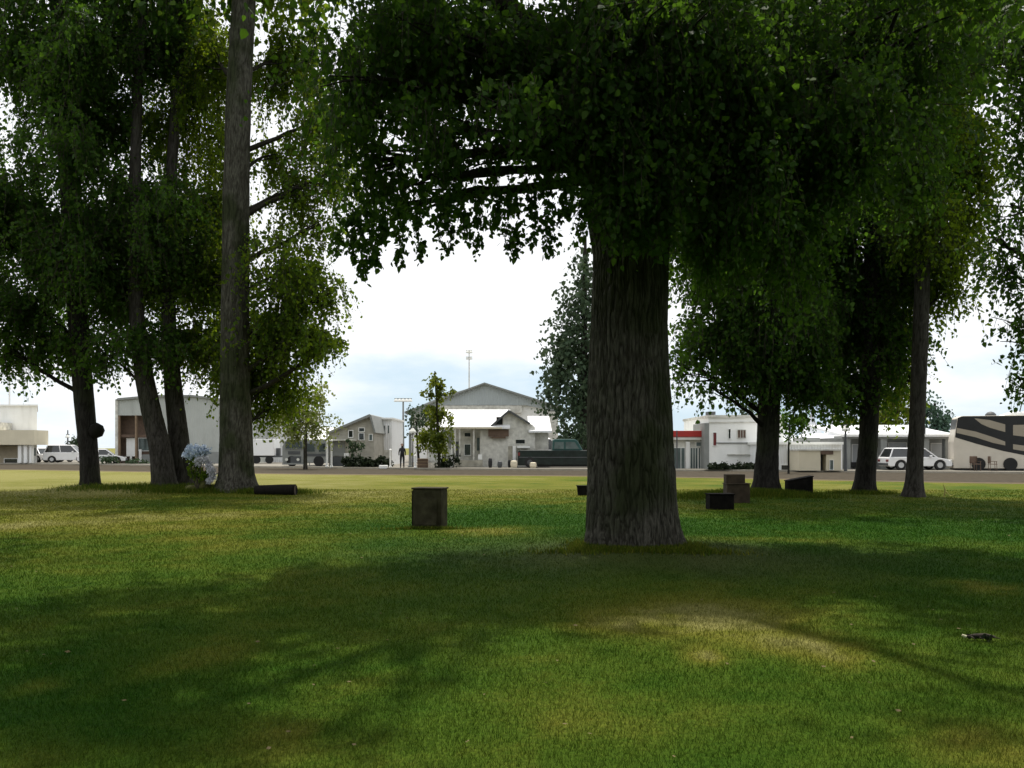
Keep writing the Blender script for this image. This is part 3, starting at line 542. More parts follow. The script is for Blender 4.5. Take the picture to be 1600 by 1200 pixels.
# mound planting by the pair
fs = shrub('flowering_shrub', 'pale blue and white flowering shrub arching over mossy rock', 30.8, [(304, 700, 8, 7, .25, 7), (314, 702, 8, 7, .25, 7), (298, 707, 6, 8, .2, 6), (321, 704, 5, 6, .2, 6)], .065, PETAL_BLUE)
V, Q, r, tw = leaves([(X(a, 30.8), 30.7, Z(b, 30.8), c_*30.8/F, .12, d_*30.8/F, 8, 1) for a, b, c_, d_ in ((309, 720, 6, 6), (316, 714, 6, 4), (323, 716, 5, 5), (329, 724, 4, 6), (332, 733, 4, 7), (332, 742, 4, 6), (328, 749, 4, 4))], .05, .1)
link('white_blossom', mesh_np('white_blossom', V-np.array(fs.location), Q, PETAL_WHITE, {'rnd': ('FACE', r)}), fs)
def rock(name, label, cx, cy, z0, rx, ry, rz, mat, cat='rock'):
    n = 28; m = MB(); P = []
    th = np.linspace(0, np.pi, n); ph = np.linspace(0, 2*np.pi, n*2, endpoint=False); T, Pp = np.meshgrid(th, ph, indexing='ij')
    S = np.stack([np.sin(T)*np.cos(Pp), np.sin(T)*np.sin(Pp), np.cos(T)], -1).reshape(-1, 3)
    k = .8+.4*fbm(S*1.6+cx, 3)+.12*fbm(S*7+cx, 2); V = S*k[:, None]*np.array([rx, ry, rz])
    V[:, 2] += rz*.75; a = (np.arange(n-1)[:, None]*2*n+np.arange(2*n)[None, :]); b = (np.arange(n-1)[:, None]*2*n+(np.arange(2*n)+1)[None, :] % (2*n))
    Q = np.stack([a, a+2*n, b+2*n, b], -1).reshape(-1, 4)
    o = link(name, mesh_np(name, V, Q, mat, None, True), None, (cx, cy, z0)); return tag(o, label, cat)
V, Q, r, tw = leaves([(X(a, 30.8), 30.85, Z(b, 30.8), c_*30.8/F, .2, d_*30.8/F, 4, 1) for a, b, c_, d_ in ((300, 718, 7, 9), (300, 735, 9, 9), (313, 742, 9, 8), (324, 738, 6, 9))], .06, .1)
link('green_leaves', mesh_np('green_leaves', V-np.array(fs.location), Q, LEAF_L, {'rnd': ('FACE', r)}), fs)
x, D = X(317, 31), 31.0; rock('mossy_rock', 'mossy brown boulder under the blue and white flowers', x, D, hgt(x, D)-.05, .25, .22, .36, MOSS)
x, D = X(301, 31), 31.0; rock('mossy_rock', 'low dark boulder left of the taller mossy boulder on the mound', x, D, hgt(x, D)-.08, .28, .2, .16, MOSS)
# tall grass tufts at tree feet
def tuft(label, spots, h, dry):
    vs, rs = [], []
    for (cx, cy, sx_, sy_, n) in spots:
        x = rng.normal(cx, sx_, n); y = rng.normal(cy, sy_, n); z = height(x, y); a = rng.uniform(0, 6.28, n); hh = rng.uniform(.4, 1, n)*h; w = .012
        l = rng.uniform(-.6, .6, (n, 2))*hh[:, None]
        vs.append(np.stack([np.stack([x-np.cos(a)*w, y-np.sin(a)*w, z], -1), np.stack([x+np.cos(a)*w, y+np.sin(a)*w, z], -1), np.stack([x+l[:, 0], y+l[:, 1], z+hh], -1)], 1).reshape(-1, 3)); rs.append(rng.random(n))
    V = np.concatenate(vs); n = len(V)//3
    o = link('tall_grass', mesh_np('tall_grass', V, np.arange(n*3).reshape(-1, 3), BLADE, {'dry': ('FACE', np.clip(rng.normal(dry, .12, n), 0, 1)), 'litter': ('FACE', np.zeros(n)), 'rnd': ('FACE', np.concatenate(rs))}))
    o['kind'] = 'stuff'; tag(o, label, 'grass')
tuft('long unmown grass on the mound under the crossing pair of trunks', [(X(300, 31), 31.2, .9, .4, 5000), (X(340, 31), 31.0, .8, .3, 2500), (X(420, 30.5), 30.6, .7, .25, 3500), (X(200, 32), 32, 1.2, .4, 2000)], .2, .36)
tuft('long grass around the foot of the flared cottonwood', [(X(1185, 28), 28.0, .8, .4, 5000), (X(1100, 28), 27.8, 1.0, .5, 3000), (X(1230, 28), 27.8, .7, .3, 2000), (X(1345, 30), 29.8, .6, .3, 1200)], .17, .36)
tuft('grass creeping up around the concrete box foot', [(X(671, 17.3), 17.05, .35, .06, 700), (X(988, 13.8), 12.98, .6, .12, 3500), (X(988, 13.8)-.75, 13.4, .15, .3, 900), (X(988, 13.8)+.8, 13.4, .15, .3, 900)], .085, .42)
# ---------------------------------------------------------------- things on the lawn
def lawnbox(name, label, px0, px1, pt, pb, dep, rz, mat, lidmat=None, slope=0, cat='box', taper=0, cross=True):
    D = 1.6*F/(pb-700); cx = X((px0+px1)/2, D); z0 = hgt(cx, D); w = (px1-px0)*D/F; h = (pb-pt)*D/F-z0*0
    root = thing(name, label, cat, (cx, D+dep/2, z0-.03), rz); m = MB(); hw = w/2; zt = h+.03
    a = hw*(1-taper)
    m.hexa([(-a, -dep/2, 0), (a, -dep/2, 0), (a, dep/2, 0), (-a, dep/2, 0), (-hw, -dep/2, zt-slope), (hw, -dep/2, zt), (hw, dep/2, zt), (-hw, dep/2, zt-slope)])
    m.build('body', mat, root, world=False, bevel=.02, seg=3)
    m = MB(); t = .035; e = .02
    m.hexa([(-hw-e, -dep/2-e, zt-slope+.002), (hw+e, -dep/2-e, zt+.002), (hw+e, dep/2+e, zt+.002), (-hw-e, dep/2+e, zt-slope+.002), (-hw-e, -dep/2-e, zt-slope+t), (hw+e, -dep/2-e, zt+t), (hw+e, dep/2+e, zt+t), (-hw-e, dep/2+e, zt-slope+t)])
    m.build('lid', lidmat or mat, root, world=False, bevel=.012)
    return root
r = lawnbox('concrete_box', 'upright weathered olive-brown concrete box alone on open lawn left of the big trunk', 647, 694, 768, 829, .42, R(-14), CONC_BOX)
m = MB(); m.box(-.22, .22, -.226, -.2105, .1, .62); m.build('panel', CONC_BOX, r, world=False, bevel=.006)
m = MB(); m.box(-.30, -.285, -.222, -.2105, .06, .76); m.build('corner_strip', DARK_BOX, r, world=False)
lawnbox('black_trough', 'small black tapered trough poking out left of the big trunk', 902, 926, 760, 774, .3, 0, DARK_BOX, taper=.15, cat='trough')
lawnbox('dark_box', 'low black box frontmost beside the brown box', 1108, 1147, 773, 796, .4, R(4), DARK_BOX)
r = lawnbox('brown_box', 'brown timber box behind the low black box', 1136, 1172, 757, 786, .5, 0, BROWN_BOX, cat='box')
m = MB(); m.box(-.33, .22, -.15, .2, .601, .86)
m.build('upper_block', BROWN_BOX, r, world=False, bevel=.015)
lawnbox('dark_box', 'black box with slanted top right of the flared cottonwood', 1233, 1271, 751, 778, .5, R(-3), DARK_BOX, slope=.16)
# cut log end at the end of the mound
D = 29.6; x0 = X(415, D); x1 = X(461, D); zc = hgt(x1, D)+.16
lg = thing('cut_log', 'fallen mossy cut log lying right of the bare grey trunk', 'log', (x1, D, zc)); m = MB()
m.tube([(x0-.4, D+.35, zc-.02), ((x0+x1)/2, D+.1, zc), (x1, D, zc)], [.17, .19, .2], 18); m.build('log_bark', BARK_D, lg, smooth=False)
m = MB(); m.tube([(x1+.002, D, zc), (x1+.012, D, zc)], .17, 18); m.build('cut_face', BROWN_BOX, lg)
# fallen twig with leaves, near right
x, D = gp(1532, 998); z = hgt(x, D)+.035
tw = thing('fallen_twig', 'short dark fallen branch with a pale chewed end lying on the near grass', 'twig', (x, D, z)); m = MB()
m.tube([(x-.12, D, z), (x-.05, D+.01, z+.008), (x+.03, D-.01, z+.012), (x+.12, D, z-.002)], [.009, .015, .02, .01], 8)
for a_, b_ in (((-.02, 0), (.0, -.05)), ((.05, 0), (.09, .05)), ((.08, 0), (.15, -.03)), ((-.08, 0), (-.07, -.04))): m.tube([(x+a_[0], D+a_[1], z), (x+b_[0], D+b_[1], z-.01)], [.009, .004], 6)
m.build('wood', TWIG, tw, smooth=True)
m = MB(); m.tube([(x-.12, D, z), (x-.15, D+.01, z+.012)], [.014, .01], 7); m.build('pale_end', surf('pale_wood', (.6, .58, .38), .8), tw)
V, Q, r, _ = leaves([(x+.02, D, z, .1, .03, .012, 2.4, 1)], .03, 0); V[:, 2] = np.maximum(V[:, 2], z-.02)
link('dry_leaves', mesh_np('dry_leaves', V-np.array((x, D, z)), Q, HEDGE, {'rnd': ('FACE', r)}), tw)
x, D = gp(1477, 777); m = MB(); m.tube([(x-.05, D, 0), (x, D, .22), (x-.06, D, .42)], [.02, .03, .008], 6).tube([(x, D, .2), (x+.14, D, .05), (x+.3, D, .08)], [.02, .02, .006], 6); o = m.build('broken_branch', surf('straw', (.5, .45, .14), .8)); tag(o, 'pale straw-coloured forked branch standing on sunny grass at right', 'branch')
# scattered fallen leaves
DRYLEAF = surf('dry_leaf', (.12, .09, .035), .8, .4, 30)
mb = MB()
for k in range(110):
    D = 4.5*(22/4.5)**random.random(); x = random.uniform(-.6, .6)*D; z = hgt(x, D)+.03; a = random.uniform(0, 6.28); s = random.uniform(.012, .026)
    c, q = math.cos(a)*s, math.sin(a)*s; dz = random.uniform(-.3, .3)*s
    mb.add([(x-c, D-q, z), (x+q*.6, D-c*.6, z+dz), (x+c, D+q, z+dz*.5), (x-q*.6, D+c*.6, z-dz)], [(0, 1, 2, 3)])
o = mb.build('fallen_leaves', DRYLEAF); o['kind'] = 'stuff'; tag(o, 'dry brown leaves scattered over the lawn', 'leaves')
# ---------------------------------------------------------------- buildings
def bld(name, label, px, D, cat='building', group=None): return thing(name, label, cat, (X(px, D), D, G0), group=group)
def base(D): return 700+(1.6-G0)*F/D   # pixel row of the forecourt level at depth D
def win(root, a, b, t, u, D, frame=WHITE, pane=GLASS, fw=1.0, bars=0, name='window'):
    m = MB(); m.pbox(a-fw, a, t, u, D-.07, .068).pbox(b, b+fw, t, u, D-.07, .068).pbox(a-fw, b+fw, t-fw, t, D-.075, .07).pbox(a-fw, b+fw, u, u+fw, D-.085, .08)
    for k in range(bars):
        c = a+(b-a)*(k+1)/(bars+1); m.pbox(c-.35, c+.35, t, u, D-.06, .035)
    f = m.build(name, frame, root)
    MB().pbox(a, b, t, u, D-.02, .018).build('pane', pane, f); return f
def part(root, name, mat, *boxes, D=None, bevel=0):
    m = MB()
    for bx_ in boxes: m.pbox(*bx_)
    return m.build(name, mat, root, bevel=bevel)
# 0 white building, far left
D = 88; B = base(D); r = bld('white_commercial_building', 'bright white flat-roofed building with cream canopy at the far left', 0, D)
def skew(a, b, t, u, D, d): return MB().hexa([(X(a, D), D, Z(u, D)), (X(b, D), D, Z(u, D)), (X(b, D+d), D+d, Z(u, D)), (X(a, D), D+d, Z(u, D)), (X(a, D), D, Z(t, D)), (X(b, D), D, Z(t, D)), (X(b, D+d), D+d, Z(t, D)), (X(a, D), D+d, Z(t, D))])
skew(-120, 58, 634, B, D+1.5, 14).build('wall', WHITE, r)
skew(-122, 59.5, 632, 634.5, D+1.3, 14.4).build('roof', WHITE, r)
MB().pbox(-120, 54, 672, 695, D-1.2, 2.6).build('canopy', CREAM, r)
MB().pbox(-120, 28, 696, B, D+.9, .55).build('lower_wall', TAN, r)
for a, b in ((28, 33), (37, 42), (46, 49)): MB().pbox(a, b, 695.5, B, D-.9, .5).build('column', WHITE, r)
win(r, 7, 27, 717, 723, D+.9, pane=GLASS); win(r, 33.5, 36.5, 697, 721, D+1.5); win(r, 42.5, 45.5, 697, 721, D+1.5); win(r, 50, 56, 700, 712, D+1.5, pane=GLASS_G)
MB().pbox(-120, 1, 660, 672, D-.6, 2).build('roof_parapet', STONE, r)
# 1 grey shed
D = 86; B = base(D); r = bld('grey_metal_shed', 'large grey ribbed shed with tall framed opening behind the leaning trunks', 270, D)
x0, x1, xe = X(182, D), X(395, D), X(148, D)
m = MB(); m.prism([(x0, G0), (X(236, D), G0), (X(236, D), Z(649, D)), (x0, Z(649, D))], D+.01, D+.02)
MB().ppoly([(236, 725), (396, 725), (396, 631), (300, 619), (236, 620)], D, 14).build('wall', GREY_METAL, r)
MB().ppoly([(182, 649), (236, 649), (236, 619.5), (184, 624)], D, 14).build('header_wall', GREY_METAL, r)
MB().add([(x0, D, G0), (xe, D+7, G0), (xe, D+7, Z(628, D+7)), (x0, D, Z(624, D)), (x0+.2, D+.2, G0), (xe+.2, D+7, G0), (xe+.2, D+7, Z(628, D+7)), (x0+.2, D+.2, Z(624, D))], [(0, 1, 2, 3), (7, 6, 5, 4), (0, 4, 5, 1), (3, 2, 6, 7), (0, 3, 7, 4), (1, 5, 6, 2)]).build('side_wall', PALE_GREEN, r)
MB().ppoly([(180, 625), (184, 622), (240, 617), (300, 617), (398, 629), (398, 632), (300, 620), (240, 620), (184, 625.5)], D-.25, 14.5).build('roof', GREY, r)
part(r, 'wainscot', GREY, (290, 396, 706, B, D-.05, .049)); part(r, 'wainscot', STONE_D, (236, 262, 706, B, D-.05, .049))
part(r, 'back_wall', BROWN, (184, 236, 649, B, D+1.2, .2))
part(r, 'corner_post', STONE, (180, 184, 624, B, D-.12, .4)); 
for a in (184.5, 211): part(r, 'post', BROWN_L, (a, a+2.2, 649, B, D-.02, .3))
part(r, 'crossbeam', BROWN, (184, 236, 679, 683, D+.3, .3))
part(r, 'sheet_panel', WHITE, (197.5, 213, 684.5, 713, D+.7, .12)); part(r, 'panel_leg', WHITE, (203, 206, 713, B, D+.7, .1))
win(r, 217, 234, 685, 704, D+1.2, WHITE, GLASS_G); part(r, 'sheet_panel', GREY, (222, 236, 710, B-1, D+.65, .1)); part(r, 'panel_leg', WHITE, (217, 221, 702, B, D+.6, .1))
# white building right of shed
D = 92; B = base(D); r = bld('white_warehouse', 'overexposed plain white warehouse seen behind the box trailer', 425, D)
MB().pbox(397, 462, 640, B, D, 12).build('wall', WHITE_METAL, r); MB().pbox(396, 463, 637, 640, D-.3, 12.5).build('roof', WHITE, r); part(r, 'pilaster', WHITE, (413, 415, 642, B, D-.1, .09))
win(r, 446, 456, 690, 700, D, WHITE, GLASS_G)
# vehicles ----------------------------------------------------
def wheel(root, x, y, r_, w=.22):
    wl = bpy.data.objects.new('wheel', None); 
    m = MB(); s = -1 if y < 0 else 1
    m.lathe((x, y, r_), [(r_*.6, -w/2), (r_*.95, -w/2), (r_, -w/2+.03), (r_, w/2-.03), (r_*.95, w/2), (r_*.6, w/2)], 20, 'y')
    o = m.build('wheel', TYRE, root, world=False, smooth=False)
    m = MB(); m.lathe((x, y, r_), [(.02, -w/2-.012), (r_*.55, -w/2-.012), (r_*.6, -w/2+.02), (r_*.6, w/2-.02), (r_*.55, w/2+.012), (.02, w/2+.012)], 16, 'y'); m.build('rim', CHROME, o, world=False)
def car(label, loc, rz, paint, L_=4.5, H=1.65, name='parked_car', group=None, W=1.8, suv=False):
    r = thing(name, label, 'car', loc, rz, group); h = L_/2; hw = W/2; wr = .34; belt = H*.58
    pts = [(-h, .35), (-h+.03, belt-.12), (-h+.25, belt), (-h+L_*.30, belt+.02)] if not suv else [(-h, .35), (-h+.03, belt-.05), (-h+.1, belt), (-h+L_*.3, belt+.02)]
    pts += [(h-L_*.27, belt), (h-.35, belt-.14), (h-.05, belt-.3), (h, .38)]
    def arch(cx): return [(cx+.42*math.cos(a), .26+.44*math.sin(a)) for a in np.linspace(0, math.pi, 9)]
    under = [(h-.1, .24)]+arch(h-.85)+arch(-h+.85)+[(-h+.1, .24)]
    MB().prism([(a, b) for a, b in pts]+under, -hw, hw).build('body', paint, r, world=False, bevel=.05, seg=2)
    c0, c1 = (-h+.12 if suv else -h+.55), h-L_*.24; t0, t1 = (c0+.28 if suv else c0+.65), c1-.75; zi = belt-.03; zt = H-.07; i_ = hw-.05; j_ = hw-.24
    MB().hexa([(c0, -i_, zi), (c1, -i_, zi), (c1, i_, zi), (c0, i_, zi), (t0, -j_, zt), (t1, -j_, zt), (t1, j_, zt), (t0, j_, zt)]).build('windows', GLASS, r, world=False)
    MB().hexa([(t0-.05, -j_-.03, zt), (t1+.06, -j_-.03, zt), (t1+.06, j_+.03, zt), (t0-.05, j_+.03, zt), (t0+.05, -j_+.06, H), (t1-.1, -j_+.06, H), (t1-.1, j_-.06, H), (t0+.05, j_-.06, H)]).build('roof', paint, r, world=False, bevel=.02)
    for s in (-1, 1):
        m = MB(); e = s*.012
        for a, b in ((c0, t0), (c1, t1), ((c0+c1)/2-.05, (t0+t1)/2)): m.tube([(a, s*i_+e, zi), (b, s*j_+e, zt+.01)], .045, 6)
        m.tube([(c0, s*i_+e, zi), (c1, s*i_+e, zi)], .045, 6); m.build('pillars', paint, r, world=False)
        m = MB(); m.box(c1-.55, c1-.4, s*hw-(0 if s > 0 else .16), s*hw+(.16 if s > 0 else 0), belt, belt+.13); m.build('mirror', paint, r, world=False, bevel=.03)
        for x_, nm, mt in ((h-.12, 'headlight', LAMPG), (-h+.02, 'taillight', RED_D)):
            MB().box(x_-.03, x_+.1, s*(hw-.42), s*(hw-.05), belt-.32, belt-.16).build(nm, mt, r, world=False, bevel=.02)
        for x_ in (h-.85, -h+.85): wheel(r, x_, s*(hw-.12), wr)
    MB().box(h-.04, h+.06, -hw+.1, hw-.1, .3, .48).box(-h-.06, -h+.04, -hw+.1, hw-.1, .3, .48).build('bumper', DGREY, r, world=False, bevel=.02)
    return r
def at(px, D): return (X(px, D), D, G0)
PK = 'vehicles parked across the road'
car('white estate car parked before the long white-roofed building, half hidden by the slim trunk', at(1429, 60), R(0), CARW, 4.3, 1.5, group=PK, suv=True)
car('white hatchback parked by the cream canopy at far left', at(58, 92), R(155), CARW, 4.2, 1.5, group=PK)
car('white van-like car left of the leaning cottonwood among parked vehicles', at(108, 90), R(8), CARW, 4.4, 1.8, group=PK, suv=True)
car('dark grey car parked between two white cars at far left', at(84, 93), R(60), DGREY, 4.3, 1.5, group=PK)
car('white low car just right of the leaning cottonwood foot', at(160, 84), R(20), CARW, 4.2, 1.4, group=PK)

car('white car partly visible above the pickup bed', at(853, 74), R(0), CARW, 4.2, 2.3, group=PK)
# trailer
D = 84; B = base(D); r = bld('box_trailer', 'plain white box trailer right of the bare grey trunk', 418, D, 'trailer', PK)
MB().pbox(392, 428, 686, 712, D, 2.2).build('body', CARW, r, bevel=.04)
for px in (400, 420): MB().lathe((X(px, D), D+.2, G0+.36), [(.2, -.12), (.36, -.12), (.36, .12), (.2, .12)], 16, 'y').build('wheel', TYRE, r)
MB().pbox(392, 440, 712, 714.5, D+.3, 1.6).build('chassis', DGREY, r)
MB().pbox(431, 437, 700, 713, D+.8, .5).build('gas_bottles', DGREY, r, bevel=.05)
# minibus
D = 72; B = base(D); r = bld('minibus', 'grey minibus with dark windows parked behind the pale tree', 478, D, 'minibus', PK)
MB().ppoly([(441, B-5), (441, 698), (444, 691), (451, 686.5), (511, 686.5), (513, 690), (513, B-5)], D, 2.4).build('body', GREY, r, bevel=.05)
win(r, 446, 472, 690, 701, D, GREY, GLASS, .8); win(r, 479, 492, 693, 706, D, GREY, GLASS, .8, 0); win(r, 498, 508, 693, 706, D, GREY, GLASS, .8, 0)
part(r, 'grille', DGREY, (450, 469, 705, 710, D-.04, .038)); part(r, 'lower_panel', DGREY, (454, 470, 713, B-5, D-.05, .048)); part(r, 'stripe', DGREY, (479, 512, 709, 713, D-.03, .028))
for px in (456, 498): MB().lathe((X(px, D), D+.12, G0+.42), [(.2, -.14), (.42, -.14), (.42, .14), (.2, .14)], 18, 'y').build('wheel', TYRE, r)
for px in (448, 466): MB().lathe((X(px, D), D-.03, Z(718, D)), [(.02, -.04), (.12, -.04), (.12, .04)], 12, 'y').build('headlight', LAMPG, r)
part(r, 'bumper', GREY, (441, 474, B-5, B-2.5, D-.15, .3))
# weathered gabled house
D = 72.5; B = base(D); r = bld('gabled_house', 'weathered grey clapboard house with one steep asymmetric gable behind the hedge', 550, D, 'house')
MB().ppoly([(514, B), (514, 676), (521, 672), (577, 650), (584, 676), (586, B)], D, 9).build('wall', CLAP, r)
MB().ppoly([(509, 676), (577, 647), (580, 648.5), (587, 676), (584.5, 677), (577.5, 651), (509.5, 679)], D-.35, 9.7).build('roof', GREY, r)
win(r, 545, 551, 673, 683, D); win(r, 561, 568.5, 677, 687, D); win(r, 577, 581.5, 679, 688, D, WHITE, GLASS_G); win(r, 561, 569, 669, 674, D, WHITE, GLASS)
part(r, 'garage_door', GREY, (519, 539, 689, 712, D-.05, .048)); part(r, 'porch_beam', STONE, (514, 556, 686, 688.5, D-.7, .68)); part(r, 'door', DGREY, (520, 537, 713, B, D-.05, .048))
for a, b in ((537.5, 540), (540.5, 544.5)): part(r, 'column', WHITE, (a, b, 708, B, D-.7, .3))
D = 75; r = bld('white_lean_to', 'white sloping tarpaulin roof over the minibus', 497, D, 'canopy'); MB().slab(X(482, D), X(511, D), D, Z(688, D), D+4, Z(668, D+4), .1).build('roof', WHITE, r)
for px in (483, 510): MB().tube([(X(px, D), D+.1, G0), (X(px, D), D+.1, Z(688, D))], .06, 8).build('post', WHITE, r)
def post(name, label, px, pt, D, w, mat, cat='post', cap=True, group=None):
    x = X(px, D); r = thing(name, label, cat, (x, D, G0), group=group); zt = Z(pt, D)
    MB().lathe((x, D, G0), [(w*1.6, 0), (w*1.6, .08), (w, .12), (w*.9, zt-G0)], 10).build('shaft', mat, r)
    MB().lathe((x, D, zt), [(w*1.3, 0), (w*1.4, .05), (w*.3, .14)], 10).build('cap', mat, r); return r
PG = 'white posts by the forecourt'
post('white_post', 'tall white post at the right end of the grey minibus', 511, 672, 69, .085, WHITE, group=PG)
post('white_post', 'white post between minibus and weathered house, left of garage door', 518, 689, 68.5, .075, WHITE, group=PG)
post('white_post', 'white post at right end of the black hedge', 610, 704, 68, .07, WHITE, group=PG)
post('white_post', 'white post beside the rusty crate and standing person', 649, 713, 66, .07, WHITE, group=PG)
post('dark_pillar', 'dark grey pillar right of the standing person', 641, 680, 69, .12, GREY)
# fence between house and person (pale)
D = 78; B = base(D); r = bld('low_white_building', 'washed-out low white building behind the hedge and silver car', 600, D)
MB().pbox(588, 612, 655, B, D, 8).build('wall', WHITE_METAL, r); MB().pbox(587, 614, 652.5, 655, D-.3, 8.5).build('roof', WHITE, r); part(r, 'base_wall', STONE, (588, 612, 703, B, D-.06, .058))
for px in (593.5, 600, 606): win(r, px, px+2, 665, 677, D, WHITE, GLASS_G, .4)
# person
def person(label, px, D, zt=None, cloth=BLACK):
    x = X(px, D); r = thing('person', label, 'person', (x, D, G0)); z = G0
    vs = [(0, 0, .95), (0, 0, 1.15), (0, 0, 1.4), (0, 0, 1.52), (0, 0, 1.62), (.0, -.01, 1.7), (.17, 0, 1.42), (.24, -.02, 1.15), (.25, -.06, .92), (-.17, 0, 1.42), (-.24, -.02, 1.15), (-.23, -.05, .92), (.1, 0, .9), (.11, -.02, .5), (.12, .02, .08), (.13, -.12, .04), (-.1, 0, .9), (-.11, .0, .5), (-.12, .03, .08), (-.13, -.1, .04)]
    rd = [.16, .14, .17, .06, .09, .09, .07, .05, .035, .07, .05, .035, .1, .075, .05, .04, .1, .075, .05, .04]
    es = [(0, 1), (1, 2), (2, 3), (3, 4), (4, 5), (2, 6), (6, 7), (7, 8), (2, 9), (9, 10), (10, 11), (0, 12), (12, 13), (13, 14), (14, 15), (0, 16), (16, 17), (17, 18), (18, 19)]
    me = bpy.data.meshes.new('body'); me.from_pydata(vs, es, []); me.materials.append(cloth)
    o = link('body', me, r); sk = o.modifiers.new('skin', 'SKIN'); o.modifiers.new('sub', 'SUBSURF').levels = 1
    for v, q in zip(me.skin_vertices[0].data if me.skin_vertices else [], rd): v.radius = (q, q)
    if me.skin_vertices: me.skin_vertices[0].data[0].use_root = True
    MB().lathe((0, .01, 1.7), [(.1, -.02), (.115, .03), (.09, .09), (.02, .12)], 12).build('hair', BROWN, r, world=False, smooth=True)
    MB().lathe((0, -.085, 1.66), [(.02, -.06), (.06, -.03), (.06, .04), (.02, .07)], 10).build('face', SKIN, r, world=False, smooth=True)
    return r
person('person in dark clothes standing beside the road left of the dark pillar', 628.5, 66)
# crate + barrel + planter
D = 66.5; B = base(D); r = bld('timber_crate', 'rusty brown timber crate left of the picket fence', 661, D, 'crate')
MB().pbox(652, 668, 716.5, B-.2, D, .9).build('body', BROWN_L, r, bevel=.02)
for t in (718, 722.5, 727): part(r, 'slat', BROWN, (651.7, 668.3, t, t+2.2, D-.03, .028))
D = 67; B = base(D); r = bld('picket_fence', 'white picket fence and gate left of the porch', 685, D, 'fence')
m = MB()
for k in range(17):
    a = 668+k*2.2; t = 701+3*math.sin(k*1.3)-(6 if 5 < k < 9 else 0); m.ppoly([(a, B), (a+1.4, B), (a+1.4, t), (a+.7, t-2), (a, t)], D, .05)
m.build('pickets', WHITE, r); part(r, 'rail', WHITE, (667, 706, 706, 707.5, D+.052, .06), (667, 706, 720, 721.5, D+.052, .06))
for a in (667, 690, 705): part(r, 'fence_post', WHITE, (a, a+1.8, 694, B, D+.12, .12))
# hall
D = 92; B = base(D); r = bld('gabled_hall', 'big hall with wide grey gable standing behind the white-roofed house', 757, D, 'hall')
MB().ppoly([(642, B), (642, 644), (757, 603), (871, 640), (871, B)], D+.4, 26).build('wall', WHITE, r)
MB().ppoly([(636, 643), (690, 619), (757, 600), (800, 613), (876, 637), (876, 643), (846, 638), (822, 633), (690, 633), (636, 648)], D, .38).build('gable_fascia', GABLE_GREY, r)
MB().ppoly([(632, 643), (757, 597.5), (879, 636), (879, 639), (757, 600), (632, 646)], D-.5, 27).build('roof', GREY, r)
MB().pbox(858, 872, 643, B, D-.2, .58).build('corner_column', STONE, r); part(r, 'band', STONE, (688, 815, 633.5, 645, D-.1, .45))
part(r, 'band', STONE, (642, 690, 648, 655, D-.1, .45))
# house
D = 69; B = base(D); r = bld('stone_house', 'pale stone house with white metal roof and small front gable', 760, D, 'house')
MB().pbox(712, 768, 670, B, D+1.0, 7).build('wall', STONE, r)
MB().ppoly([(750, B), (750, 674), (768, 668), (795, 644), (832, 664), (836, 668), (836, B)], D, 8.5).build('gable_wall', STONE, r)
MB().slab(X(688, D-.6), X(797, D-.6), D-.6, Z(667, D-.6), D+4.5, Z(640, D+4.5), .14).build('roof', ROOF_W, r)
MB().pbox(688, 784, 667.5, 670, D-.62, .3).build('eave_beam', CREAM, r)
MB().ppoly([(764, 667), (795, 640), (829, 661), (827, 663), (795, 643.5), (767, 668)], D-.4, 9.2).build('gable_roof', DGREY, r)
MB().slab(X(826, D), X(862, D), D-.3, Z(673, D-.3), D+5, Z(650, D+5), .14).build('side_roof', ROOF_W, r)
MB().pbox(836, 857, 672, B, D+.5, 6).build('side_wall', STONE, r)
win(r, 776, 785, 652, 663, D, BROWN, GLASS, .5)
part(r, 'sign_board', BROWN, (763, 795, 671, 682, D-.3, .12)); part(r, 'sign_board', BROWN, (768, 790, 682.2, 685, D-.28, .1))
win(r, 726, 735, 694.5, 711, D+1.0); win(r, 726, 735, 676.5, 682, D+1.0, STONE, GLASS); win(r, 745, 749.4, 684, 704, D+1.0, STONE, GLASS_G, .5)
for a in (697, 709, 717, 739): part(r, 'porch_column', STONE, (a, a+2.3, 670, B, D-.5, .25))
part(r, 'porch_back_wall', GREY, (690, 711, 671, B, D+1.2, .2))
part(r, 'low_wall', STONE_D, (712, 754, 719, B, D-.9, .35)); part(r, 'door', DGREY, (712, 717, 690, B, D+.93, .06))
win(r, 806, 820, 687, 693, D, STONE, GLASS, .5); part(r, 'side_door', STONE_D, (794, 806, 697, B, D-.06, .058)); part(r, 'pilaster', WHITE, (801, 806, 697, B, D-.3, .2)); part(r, 'ledge', WHITE, (808, 828, 697, 700, D-.5, .45))
part(r, 'notice_panel', WHITE, (747, 753, 710, 718, D-.5, .05))
def urn(name, label, px, D, h, w, mat, cat, group=None):
    x = X(px, D); r = thing(name, label, cat, (x, D, G0), group=group)
    MB().lathe((x, D, G0), [(w*.7, 0), (w*.8, .03), (w, h*.35), (w, h*.7), (w*.85, h*.85)], 14).build('body', mat, r, smooth=False)
    MB().lathe((x, D, G0+h*.851), [(w*.95, 0), (w*.95, h*.05), (w*.5, h*.15)], 14).build('rim', mat, r); return r
urn('litter_bin', 'tall black litter bin in front of the stone house', 766, 66.5, .72, .15, BLACK, 'bin')
urn('litter_bin', 'shorter dark bin on the right of the tall black one', 781, 66.5, .5, .18, DGREY, 'bin')
urn('litter_bin', 'dark bin beside the stone house side door', 796, 67.2, .6, .12, BLACK, 'bin')
PL = 'pale stone planters on the kerb'
urn('stone_planter', 'pale stone planter at the tail of the dark pickup', 803, 65.8, .55, .26, CREAM, 'planter', PL)
